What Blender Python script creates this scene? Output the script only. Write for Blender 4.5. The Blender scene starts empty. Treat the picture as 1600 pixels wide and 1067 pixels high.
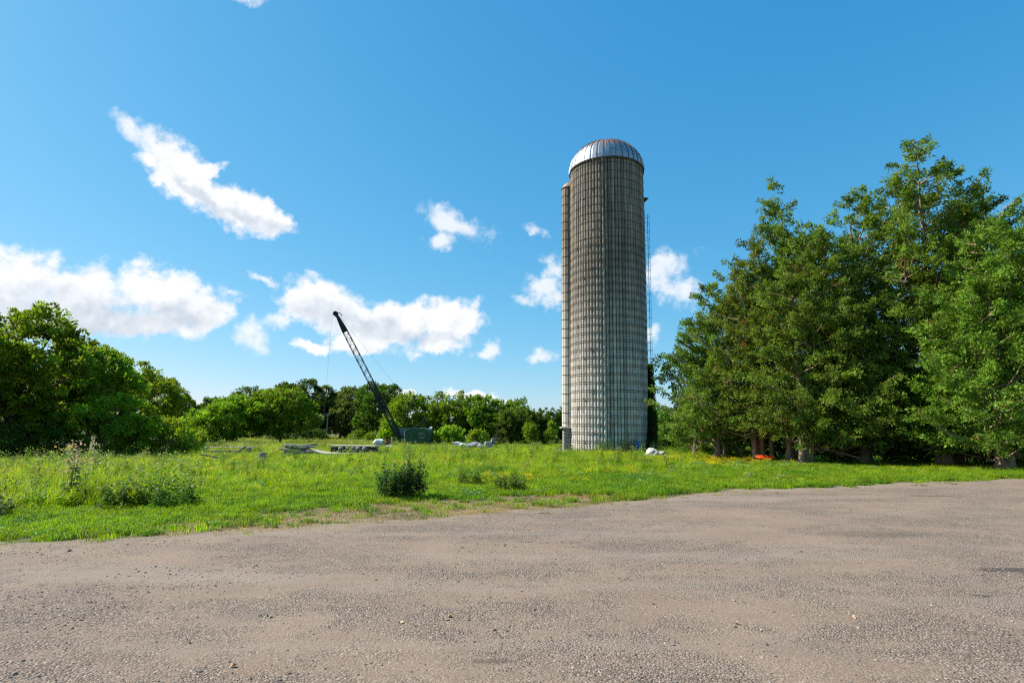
import bpy, math, random
import numpy as np
from mathutils import Vector, Matrix

random.seed(7)
RNG = np.random.default_rng(11)
scene = bpy.context.scene
COL = scene.collection
R = math.radians
PI = math.pi

# ------------------------------------------------------------------ camera, sky, sun, exposure
cam_d = bpy.data.cameras.new('camera')
cam_d.sensor_width = 36.0
cam_d.lens = 20.0
cam_d.clip_start = 0.1
cam_d.clip_end = 6000
cam = bpy.data.objects.new('camera', cam_d)
COL.objects.link(cam)
cam.location = (0, 0, 1.6)
cam.rotation_euler = (R(90 + 8.6), 0, 0)
scene.camera = cam

SUN_AZ = R(-77)          # clockwise from +Y
SUN_EL = R(43)
SUN_DIR = Vector((math.sin(SUN_AZ) * math.cos(SUN_EL), math.cos(SUN_AZ) * math.cos(SUN_EL), math.sin(SUN_EL)))
sun_d = bpy.data.lights.new('sun', 'SUN')
sun_d.energy = 5.0
sun_d.angle = R(0.53)
sun_d.color = (1.0, 0.95, 0.86)
sun = bpy.data.objects.new('sun', sun_d)
COL.objects.link(sun)
sun.rotation_euler = SUN_DIR.to_track_quat('Z', 'Y').to_euler()
sun.location = (-40, 20, 60)

scene.view_settings.view_transform = 'Standard'
scene.view_settings.look = 'None'
scene.view_settings.exposure = 0.7
scene.view_settings.gamma = 1.0
scene.cycles.max_bounces = 6
scene.cycles.diffuse_bounces = 3
scene.cycles.glossy_bounces = 2
scene.cycles.transmission_bounces = 4
scene.cycles.caustics_reflective = False
scene.cycles.caustics_refractive = False
scene.cycles.use_denoising = False
scene.cycles.filter_width = 1.2
scene.cycles.sample_clamp_indirect = 6.0

# cloud blobs: azimuth, elevation, half width, half height (radians), tilt
CLOUD = [(-0.556, 0.393, 0.052, 0.040, -0.2), (-0.528, 0.36, 0.052, 0.038, -0.5), (-0.483, 0.341, 0.060, 0.034, -0.44), (-0.43, 0.331, 0.054, 0.026, -0.26), (-0.575, 0.366, 0.022, 0.014, 0.6), (-0.51, 0.398, 0.025, 0.016, 0.3), (-0.76, 0.195, 0.044, 0.042, 0.0), (-0.714, 0.194, 0.052, 0.041, 0.0), (-0.672, 0.183, 0.059, 0.044, -0.17), (-0.716, 0.147, 0.099, 0.031, 0.0), (-0.639, 0.151, 0.12, 0.027, -0.05), (-0.586, 0.204, 0.051, 0.043, 0.0), (-0.547, 0.19, 0.052, 0.042, -0.17), (-0.499, 0.18, 0.042, 0.032, 0.0), (-0.561, 0.155, 0.077, 0.023, 0.0), (-0.342, 0.209, 0.069, 0.04, 0.0), (-0.289, 0.186, 0.075, 0.043, -0.35), (-0.225, 0.172, 0.077, 0.044, -0.09), (-0.159, 0.188, 0.079, 0.04, 0.0), (-0.103, 0.181, 0.051, 0.04, 0.0), (-0.266, 0.143, 0.065, 0.024, 0.0), (-0.339, 0.135, 0.039, 0.013, 0.0), (-0.124, 0.147, 0.052, 0.027, 0.0), (-0.199, 0.055, 0.033, 0.01, 0.0), (-0.067, 0.053, 0.045, 0.01, 0.0), (-0.022, 0.044, 0.034, 0.009, 0.0),
         # the same kind of fair-weather cloud going on round the rest of the sky
         (-1.15, 0.22, 0.16, 0.05, 0), (-1.5, 0.34, 0.13, 0.05, 0.1), (1.2, 0.2, 0.15, 0.045, 0), (1.6, 0.36, 0.12, 0.05, -0.1), (2.1, 0.22, 0.2, 0.05, 0), (2.7, 0.3, 0.16, 0.06, 0), (-2.0, 0.2, 0.2, 0.05, 0), (-2.6, 0.36, 0.14, 0.05, 0)]
# thin, half transparent wisps
WISP = [(-0.469, 0.211, 0.022, 0.011, -0.35), (-0.424, 0.237, 0.019, 0.008, -0.35), (-0.426, 0.149, 0.029, 0.02, -0.52), (-0.391, 0.174, 0.024, 0.015, 0.0), (-0.18, 0.13, 0.024, 0.011, 0.0), (-0.049, 0.135, 0.023, 0.012, 0.0), (-0.103, 0.352, 0.054, 0.021, -0.44), (-0.076, 0.344, 0.033, 0.019, -0.35), (-0.128, 0.323, 0.021, 0.013, 0.0), (0.041, 0.344, 0.019, 0.009, -0.35), (0.069, 0.277, 0.025, 0.024, -1.05), (0.058, 0.249, 0.039, 0.018, 0.0), (0.029, 0.229, 0.025, 0.009, 0.0), (0.086, 0.23, 0.018, 0.02, 0.0), (0.272, 0.267, 0.038, 0.028, 0.17), (0.294, 0.234, 0.031, 0.028, -0.52), (0.261, 0.281, 0.022, 0.011, 0.0), (0.24, 0.152, 0.015, 0.017, 0.0), (0.062, 0.131, 0.025, 0.009, 0.0), (-0.508, 0.638, 0.029, 0.006, 0.0), (-0.622, 0.421, 0.028, 0.012, -0.44), (-0.592, 0.414, 0.036, 0.016, -0.26),
        (-1.0, 0.42, 0.06, 0.02, 0.2), (-1.3, 0.5, 0.05, 0.02, 0), (1.1, 0.4, 0.06, 0.02, -0.2), (1.9, 0.45, 0.06, 0.02, 0), (-2.3, 0.5, 0.06, 0.02, 0), (2.9, 0.45, 0.05, 0.02, 0)]
# the thick, greyer undersides of the larger clouds
SHADE = [(-0.703, 0.153, 0.086, 0.017, -0.07), (-0.629, 0.162, 0.087, 0.018, -0.14), (-0.546, 0.166, 0.065, 0.016, 0.0), (-0.667, 0.137, 0.115, 0.014, 0.0), (-0.268, 0.176, 0.087, 0.017, -0.21), (-0.321, 0.189, 0.042, 0.013, -0.17), (-0.158, 0.158, 0.067, 0.011, 0.0), (-0.439, 0.321, 0.044, 0.008, -0.26), (-0.525, 0.348, 0.045, 0.007, -0.7),
         (-1.15, 0.2, 0.14, 0.02, 0), (1.2, 0.18, 0.13, 0.02, 0), (2.1, 0.2, 0.17, 0.02, 0), (-2.0, 0.18, 0.17, 0.02, 0)]


def build_world():
    w = bpy.data.worlds.new('World')
    scene.world = w
    w.use_nodes = True
    nt = w.node_tree
    nt.nodes.clear()
    N, L = nt.nodes.new, nt.links.new

    def math_(op, a, b=None, c=None):
        n = N('ShaderNodeMath'); n.operation = op
        for i, v in enumerate((a, b, c)):
            if v is None: continue
            if isinstance(v, (int, float)): n.inputs[i].default_value = v
            else: L(v, n.inputs[i])
        return n.outputs[0]

    def smooth(v, a, b, to0=0.0, to1=1.0):
        n = N('ShaderNodeMapRange'); n.interpolation_type = 'SMOOTHSTEP'
        L(v, n.inputs[0])
        for i, x in zip((1, 2, 3, 4), (a, b, to0, to1)): n.inputs[i].default_value = x
        return n.outputs[0]

    sky = N('ShaderNodeTexSky'); sky.sky_type = 'NISHITA'; sky.sun_disc = False
    sky.sun_elevation = SUN_EL; sky.sun_rotation = SUN_AZ
    sky.altitude = 200; sky.air_density = 1.0; sky.dust_density = 0.4; sky.ozone_density = 1.0
    # grade of the whole sky dome: the camera renders blue sky richer than the raw model
    sr = N('ShaderNodeSeparateColor'); L(sky.outputs[0], sr.inputs[0])
    tint = N('ShaderNodeCombineColor')
    for i, (k, g) in enumerate(((0.33, 1.3), (1.40, 0.65), (2.52, 0.45))):
        L(math_('MULTIPLY', math_('POWER', sr.outputs[i], g), k), tint.inputs[i])

    tc = N('ShaderNodeTexCoord')
    sep = N('ShaderNodeSeparateXYZ'); L(tc.outputs['Generated'], sep.inputs[0])
    az = math_('ARCTAN2', sep.outputs[0], sep.outputs[1])
    el = math_('ARCSINE', sep.outputs[2])
    comb = N('ShaderNodeCombineXYZ'); L(az, comb.inputs[0]); L(el, comb.inputs[1])
    # ragged edges: the cloud coordinates are pushed about by fractal noise
    nz = N('ShaderNodeTexNoise'); nz.inputs['Scale'].default_value = 13; nz.inputs['Detail'].default_value = 9; nz.inputs['Roughness'].default_value = 0.62
    L(tc.outputs['Generated'], nz.inputs['Vector'])
    off = N('ShaderNodeVectorMath'); off.operation = 'SUBTRACT'; L(nz.outputs['Color'], off.inputs[0]); off.inputs[1].default_value = (0.5, 0.5, 0.5)
    sc = N('ShaderNodeVectorMath'); sc.operation = 'MULTIPLY'; L(off.outputs[0], sc.inputs[0]); sc.inputs[1].default_value = (0.095, 0.075, 0)
    P = N('ShaderNodeVectorMath'); P.operation = 'ADD'; L(comb.outputs[0], P.inputs[0]); L(sc.outputs[0], P.inputs[1])
    P = P.outputs[0]

    def field(blobs, k):
        acc = None
        for (a, e, rx, ry, rot) in blobs:
            m = N('ShaderNodeMapping'); m.vector_type = 'TEXTURE'
            m.inputs['Location'].default_value = (a, e, 0)
            m.inputs['Rotation'].default_value = (0, 0, rot)
            m.inputs['Scale'].default_value = (rx, ry, 1)
            L(P, m.inputs['Vector'])
            ln = N('ShaderNodeVectorMath'); ln.operation = 'LENGTH'; L(m.outputs[0], ln.inputs[0])
            v = ln.outputs['Value']
            acc = v if acc is None else math_('SMOOTH_MIN', acc, v, k)
        return acc

    D = field(CLOUD, 0.35)
    n2 = N('ShaderNodeTexNoise'); n2.inputs['Scale'].default_value = 30; n2.inputs['Detail'].default_value = 10; n2.inputs['Roughness'].default_value = 0.6
    L(tc.outputs['Generated'], n2.inputs['Vector'])
    Dn = math_('ADD', D, math_('MULTIPLY', math_('SUBTRACT', n2.outputs[0], 0.5), 1.5))
    dens = smooth(Dn, 1.12, 0.58)
    W = field(WISP, 0.25)
    Wn = math_('ADD', W, math_('MULTIPLY', math_('SUBTRACT', n2.outputs[0], 0.5), 3.2))
    dens = math_('MAXIMUM', dens, smooth(Wn, 1.45, 0.1, 0.0, 0.82))
    n4 = N('ShaderNodeTexNoise'); n4.inputs['Scale'].default_value = 60; n4.inputs['Detail'].default_value = 6
    L(tc.outputs['Generated'], n4.inputs['Vector'])
    S = field(SHADE, 0.5)
    Sn = math_('ADD', S, math_('MULTIPLY', math_('SUBTRACT', n2.outputs[0], 0.5), 1.6))
    shade = smooth(Sn, 2.0, 0.3)
    # billows: the noise looked up a little nearer the sun gives each puff a lit and a dull side
    sv = N('ShaderNodeVectorMath'); sv.operation = 'ADD'; L(tc.outputs['Generated'], sv.inputs[0]); sv.inputs[1].default_value = (-0.010, 0.0, 0.014)
    n3 = N('ShaderNodeTexNoise'); n3.inputs['Scale'].default_value = 30; n3.inputs['Detail'].default_value = 10; n3.inputs['Roughness'].default_value = 0.6
    L(sv.outputs[0], n3.inputs['Vector'])
    rel = math_('MULTIPLY', math_('SUBTRACT', n2.outputs[0], n3.outputs[0]), 1.9)
    cl_ = N('ShaderNodeClamp')
    L(math_('ADD', math_('MULTIPLY', shade, 0.8), rel), cl_.inputs[0])
    shade = cl_.outputs[0]
    cc = N('ShaderNodeMix'); cc.data_type = 'RGBA'
    L(shade, cc.inputs[0]); cc.inputs[6].default_value = (0.645, 0.65, 0.665, 1); cc.inputs[7].default_value = (0.405, 0.445, 0.50, 1)
    cl = N('ShaderNodeVectorMath'); cl.operation = 'SCALE'; L(cc.outputs[2], cl.inputs[0]); cl.inputs['Scale'].default_value = 1.0 / 0.1
    mix = N('ShaderNodeMix'); mix.data_type = 'RGBA'
    L(math_('MULTIPLY', dens, 0.97), mix.inputs[0]); L(tint.outputs[0], mix.inputs[6]); L(cl.outputs[0], mix.inputs[7])
    bg = N('ShaderNodeBackground'); bg.inputs[1].default_value = 0.1
    L(mix.outputs[2], bg.inputs[0])
    out = N('ShaderNodeOutputWorld'); L(bg.outputs[0], out.inputs[0])


build_world()

# ------------------------------------------------------------------ helpers
def link(o, parent=None):
    COL.objects.link(o)
    if parent is not None: o.parent = parent
    return o


def tag(o, label=None, cat=None, group=None, kind=None):
    if label: o['label'] = label
    if cat: o['category'] = cat
    if group: o['group'] = group
    if kind: o['kind'] = kind
    return o


def empty(name, loc=(0, 0, 0), rz=0.0, label=None, cat=None, group=None):
    o = bpy.data.objects.new(name, None)
    o.empty_display_size = 0.2
    o.location = loc; o.rotation_euler = (0, 0, rz)
    link(o)
    return tag(o, label, cat, group)


def mesh_arrays(name, V, F, mat=None, cols=None, smooth=False):
    """V (n,3) floats, F (m,k) ints: every face has k corners."""
    V = np.asarray(V, dtype=np.float32); F = np.asarray(F, dtype=np.int32)
    m, k = F.shape
    me = bpy.data.meshes.new(name)
    me.vertices.add(len(V)); me.vertices.foreach_set('co', V.ravel())
    me.loops.add(m * k); me.loops.foreach_set('vertex_index', F.ravel())
    me.polygons.add(m); me.polygons.foreach_set('loop_start', np.arange(0, m * k, k, dtype=np.int32))
    me.update(calc_edges=True)
    if cols is not None:
        at = me.attributes.new('col', 'FLOAT_COLOR', 'FACE')
        c4 = np.ones((m, 4), dtype=np.float32); c4[:, :3] = cols
        at.data.foreach_set('color', c4.ravel())
    if smooth: me.polygons.foreach_set('use_smooth', np.ones(m, dtype=bool))
    if mat: me.materials.append(mat)
    return me


class MB:
    """Collects small shapes; build() makes ONE mesh object of them."""
    def __init__(self): self.v, self.f, self.s = [], [], []

    def add(self, vs, fs, smooth=False):
        b = len(self.v); self.v += [tuple(p) for p in vs]
        self.f += [tuple(i + b for i in f) for f in fs]; self.s += [smooth] * len(fs)
        return self

    def box(self, c, s, rot=None, bev=0.0):
        x, y, z = (d / 2 for d in s)
        if bev <= 0:
            vs = [Vector((a * x, b * y, d * z)) for d in (-1, 1) for b in (-1, 1) for a in (-1, 1)]
            fs = [(0, 2, 3, 1), (4, 5, 7, 6), (0, 1, 5, 4), (2, 6, 7, 3), (0, 4, 6, 2), (1, 3, 7, 5)]
        else:
            vs, fs = [], []
            prof = [(-z, bev), (-z + bev, 0), (z - bev, 0), (z, bev)]
            for zz, b in prof:
                bb = bev * .6
                ring = [(-x + b + bb, -y + b), (x - b - bb, -y + b), (x - b, -y + b + bb), (x - b, y - b - bb), (x - b - bb, y - b), (-x + b + bb, y - b), (-x + b, y - b - bb), (-x + b, -y + b + bb)]
                vs += [Vector((p[0], p[1], zz)) for p in ring]
            for i in range(3):
                for j in range(8):
                    fs.append((i * 8 + j, i * 8 + (j + 1) % 8, (i + 1) * 8 + (j + 1) % 8, (i + 1) * 8 + j))
            fs.append(tuple(range(7, -1, -1))); fs.append(tuple(range(24, 32)))
        M = rot.to_3x3() if rot is not None else Matrix.Identity(3)
        return self.add([M @ p + Vector(c) for p in vs], fs)

    def tube(self, pts, rad, n=6, smooth=True, caps=True):
        pts = [Vector(p) for p in pts]
        if not hasattr(rad, '__len__'): rad = [rad] * len(pts)
        vs, fs = [], []
        t = (pts[1] - pts[0]).normalized()
        a = t.orthogonal().normalized()
        for i, p in enumerate(pts):
            if i: t = (pts[min(i + 1, len(pts) - 1)] - pts[i - 1]).normalized()
            a = (a - t * a.dot(t)).normalized(); b = t.cross(a)
            for k in range(n):
                q = 2 * PI * k / n
                vs.append(p + (a * math.cos(q) + b * math.sin(q)) * rad[i])
        for i in range(len(pts) - 1):
            for k in range(n):
                fs.append((i * n + k, i * n + (k + 1) % n, (i + 1) * n + (k + 1) % n, (i + 1) * n + k))
        self.add(vs, fs, smooth)
        if caps:
            self.add(vs[:n], [tuple(range(n - 1, -1, -1))]); self.add(vs[-n:], [tuple(range(n))])
        return self

    def lathe(self, prof, n=24, a0=0, a1=2 * PI, smooth=True, c=(0, 0, 0)):
        vs, fs = [], []
        full = abs(a1 - a0 - 2 * PI) < 1e-6
        m = n if full else n + 1
        for (r, z) in prof:
            for k in range(m):
                q = a0 + (a1 - a0) * k / n
                vs.append((c[0] + r * math.cos(q), c[1] + r * math.sin(q), c[2] + z))
        for i in range(len(prof) - 1):
            for k in range(n):
                k2 = (k + 1) % m
                fs.append((i * m + k, i * m + k2, (i + 1) * m + k2, (i + 1) * m + k))
        return self.add(vs, fs, smooth)

    def mesh(self, name, mat):
        me = bpy.data.meshes.new(name)
        me.from_pydata(self.v, [], self.f)
        me.polygons.foreach_set('use_smooth', self.s)
        me.materials.append(mat); me.update()
        return me

    def build(self, name, mat, parent=None):
        return link(bpy.data.objects.new(name, self.mesh(name, mat)), parent)


def vnoise(x, y, seed=0):
    x = np.asarray(x, dtype=np.float64); y = np.asarray(y, dtype=np.float64)
    xi, yi = np.floor(x).astype(np.int64), np.floor(y).astype(np.int64)
    fx, fy = x - xi, y - yi
    fx = fx * fx * (3 - 2 * fx); fy = fy * fy * (3 - 2 * fy)

    def h(a, b):
        n = (a * 374761393 + b * 668265263 + seed * 1442695041) & 0x7fffffff
        n = ((n ^ (n >> 13)) * 1274126177) & 0x7fffffff
        return ((n ^ (n >> 16)) & 0xffff) / 65535.0
    return (h(xi, yi) * (1 - fx) + h(xi + 1, yi) * fx) * (1 - fy) + (h(xi, yi + 1) * (1 - fx) + h(xi + 1, yi + 1) * fx) * fy


def fbm(x, y, seed=0, oct=4):
    s, a, t = 0, 1.0, 0
    for i in range(oct):
        s = s + a * vnoise(x * 2 ** i, y * 2 ** i, seed + i * 17); t += a; a *= 0.5
    return s / t


def smoothstep(a, b, v):
    t = np.clip((v - a) / (b - a), 0, 1); return t * t * (3 - 2 * t)


# ------------------------------------------------------------------ materials
def mat_new(name):
    m = bpy.data.materials.new(name); m.use_nodes = True
    nt = m.node_tree
    return m, nt, nt.nodes['Principled BSDF'], nt.nodes['Material Output']


def ramp(nt, fac, stops):
    n = nt.nodes.new('ShaderNodeValToRGB')
    el = n.color_ramp.elements
    while len(el) < len(stops): el.new(0.5)
    for e, (p, c) in zip(el, stops): e.position = p; e.color = (*c, 1)
    nt.links.new(fac, n.inputs[0])
    return n.outputs[0]


def noise(nt, vec, scale, detail=4, rough=0.55, stretch=None):
    n = nt.nodes.new('ShaderNodeTexNoise')
    n.inputs['Scale'].default_value = scale; n.inputs['Detail'].default_value = detail; n.inputs['Roughness'].default_value = rough
    if stretch:
        mp = nt.nodes.new('ShaderNodeMapping'); mp.inputs['Scale'].default_value = stretch
        nt.links.new(vec, mp.inputs[0]); vec = mp.outputs[0]
    nt.links.new(vec, n.inputs['Vector'])
    return n.outputs['Fac']


def mixc(nt, fac, a, b, mode='MIX'):
    n = nt.nodes.new('ShaderNodeMix'); n.data_type = 'RGBA'; n.blend_type = mode
    for s, v in ((n.inputs[0], fac), (n.inputs[6], a), (n.inputs[7], b)):
        if isinstance(v, (int, float)): s.default_value = v
        elif isinstance(v, tuple): s.default_value = (*v, 1)
        else: nt.links.new(v, s)
    return n.outputs[2]


def mth(nt, op, a, b=None):
    n = nt.nodes.new('ShaderNodeMath'); n.operation = op
    for i, v in enumerate((a, b)):
        if v is None: continue
        if isinstance(v, (int, float)): n.inputs[i].default_value = v
        else: nt.links.new(v, n.inputs[i])
    return n.outputs[0]


def maprange(nt, v, a, b, c=0.0, d=1.0):
    n = nt.nodes.new('ShaderNodeMapRange'); n.interpolation_type = 'SMOOTHSTEP'
    nt.links.new(v, n.inputs[0])
    for i, x in zip((1, 2, 3, 4), (a, b, c, d)): n.inputs[i].default_value = x
    return n.outputs[0]


def bump(nt, h, strength, dist, normal=None):
    n = nt.nodes.new('ShaderNodeBump'); n.inputs['Strength'].default_value = strength; n.inputs['Distance'].default_value = dist
    nt.links.new(h, n.inputs['Height'])
    if normal is not None: nt.links.new(normal, n.inputs['Normal'])
    return n.outputs[0]


def pos(nt): return nt.nodes.new('ShaderNodeNewGeometry').outputs['Position']
def objc(nt): return nt.nodes.new('ShaderNodeTexCoord').outputs['Object']
def rnd(nt): return nt.nodes.new('ShaderNodeObjectInfo').outputs['Random']


def plain(name, c, rough=0.6, metal=0.0, vary=0.25, scale=6.0, bmp=0.0, c2=None, stretch=None, rust=None):
    m, nt, p, o = mat_new(name)
    v = objc(nt)
    f = noise(nt, v, scale, 6, 0.6, stretch)
    dark = c2 or tuple(x * (1 - vary) for x in c); lite = tuple(min(1, x * (1 + vary)) for x in c)
    col = ramp(nt, f, [(0.3, dark), (0.7, lite)])
    if rust:
        f2 = noise(nt, v, scale * 0.7, 8, 0.7)
        col = mixc(nt, maprange(nt, f2, rust[0], rust[0] + 0.1), col, rust[1])
    r2 = nt.nodes.new('ShaderNodeMix')
    nt.links.new(col, p.inputs['Base Color'])
    nt.nodes.remove(r2)
    p.inputs['Roughness'].default_value = rough; p.inputs['Metallic'].default_value = metal
    if bmp: nt.links.new(bump(nt, f, bmp, 0.02), p.inputs['Normal'])
    return m


def leaf_mat(name, trans=0.42, gloss=0.28, rough=0.45, vary=0.18, patch=0.0):
    """Colour comes from the per-leaf attribute; thin leaf lets light through."""
    m, nt, p, o = mat_new(name)
    a = nt.nodes.new('ShaderNodeAttribute'); a.attribute_name = 'col'
    hs = nt.nodes.new('ShaderNodeHueSaturation')
    src = a.outputs['Color']
    if patch:
        pn = noise(nt, pos(nt), 0.42, 5, 0.6)
        src = mixc(nt, mth(nt, 'MULTIPLY', maprange(nt, pn, 0.50, 0.66), patch), src, mixc(nt, 1.0, src, (1.35, 1.08, 1.0), 'MULTIPLY'))
        src = mixc(nt, mth(nt, 'MULTIPLY', maprange(nt, pn, 0.48, 0.34), patch), src, mixc(nt, 1.0, src, (0.55, 0.72, 0.9), 'MULTIPLY'))
    nt.links.new(src, hs.inputs['Color'])
    r = rnd(nt)
    mr = nt.nodes.new('ShaderNodeMapRange'); nt.links.new(r, mr.inputs[0]); mr.inputs[3].default_value = 1 - vary; mr.inputs[4].default_value = 1 + vary
    nt.links.new(mr.outputs[0], hs.inputs['Value'])
    mh = nt.nodes.new('ShaderNodeMapRange'); nt.links.new(r, mh.inputs[0]); mh.inputs[3].default_value = 0.488; mh.inputs[4].default_value = 0.51
    nt.links.new(mh.outputs[0], hs.inputs['Hue'])
    nt.links.new(hs.outputs[0], p.inputs['Base Color'])
    p.inputs['Roughness'].default_value = rough; p.inputs['Specular IOR Level'].default_value = gloss
    t = nt.nodes.new('ShaderNodeBsdfTranslucent')
    tc = mixc(nt, 1.0, hs.outputs[0], (1.25, 1.35, 0.55), 'MULTIPLY')
    nt.links.new(tc, t.inputs['Color'])
    mx = nt.nodes.new('ShaderNodeMixShader'); mx.inputs[0].default_value = trans
    nt.links.new(p.outputs[0], mx.inputs[1]); nt.links.new(t.outputs[0], mx.inputs[2])
    nt.links.new(mx.outputs[0], o.inputs[0])
    return m


def make_ground_mat():
    m, nt, p, o = mat_new('ground_soil')
    v = pos(nt)
    f = noise(nt, v, 0.35, 8, 0.6); g = noise(nt, v, 5.0, 6, 0.65)
    c = ramp(nt, f, [(0.3, (0.085, 0.105, 0.028)), (0.55, (0.115, 0.125, 0.040)), (0.75, (0.155, 0.135, 0.06))])
    c = mixc(nt, maprange(nt, g, 0.45, 0.7), c, (0.16, 0.12, 0.075))
    # bare, dried strip beside the gravel
    mp = nt.nodes.new('ShaderNodeMapping'); mp.vector_type = 'TEXTURE'
    mp.inputs['Location'].default_value = (-1.5, 11.55, 0); mp.inputs['Rotation'].default_value = (0, 0, 0.52); mp.inputs['Scale'].default_value = (4.3, 1.45, 1)
    nt.links.new(v, mp.inputs[0])
    sx = nt.nodes.new('ShaderNodeSeparateXYZ'); nt.links.new(mp.outputs[0], sx.inputs[0])
    d = mth(nt, 'ADD', mth(nt, 'POWER', mth(nt, 'ABSOLUTE', sx.outputs[0]), 2.0), mth(nt, 'POWER', mth(nt, 'ABSOLUTE', sx.outputs[1]), 2.0))
    d = mth(nt, 'ADD', d, mth(nt, 'MULTIPLY', mth(nt, 'SUBTRACT', noise(nt, v, 2.2, 6, 0.65), 0.5), 2.2))
    dry = ramp(nt, noise(nt, v, 9, 6, 0.7), [(0.3, (0.16, 0.115, 0.065)), (0.6, (0.27, 0.20, 0.115)), (0.8, (0.36, 0.27, 0.17))])
    c = mixc(nt, maprange(nt, d, 1.55, 0.8), c, dry)
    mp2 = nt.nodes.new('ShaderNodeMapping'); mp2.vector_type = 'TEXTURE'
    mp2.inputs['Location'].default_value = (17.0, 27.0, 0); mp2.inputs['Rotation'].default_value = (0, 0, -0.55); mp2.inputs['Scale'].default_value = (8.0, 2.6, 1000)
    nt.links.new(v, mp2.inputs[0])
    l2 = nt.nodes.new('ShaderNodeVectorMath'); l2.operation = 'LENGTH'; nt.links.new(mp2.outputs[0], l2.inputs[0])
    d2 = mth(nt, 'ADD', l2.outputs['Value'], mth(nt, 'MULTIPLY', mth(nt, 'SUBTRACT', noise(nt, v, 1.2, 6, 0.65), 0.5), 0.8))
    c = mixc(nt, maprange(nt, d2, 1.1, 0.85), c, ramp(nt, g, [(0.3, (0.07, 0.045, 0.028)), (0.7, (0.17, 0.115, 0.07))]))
    nt.links.new(c, p.inputs['Base Color']); p.inputs['Roughness'].default_value = 0.95
    p.inputs['Specular IOR Level'].default_value = 0.1
    nt.links.new(bump(nt, g, 0.8, 0.06), p.inputs['Normal'])
    return m


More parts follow.
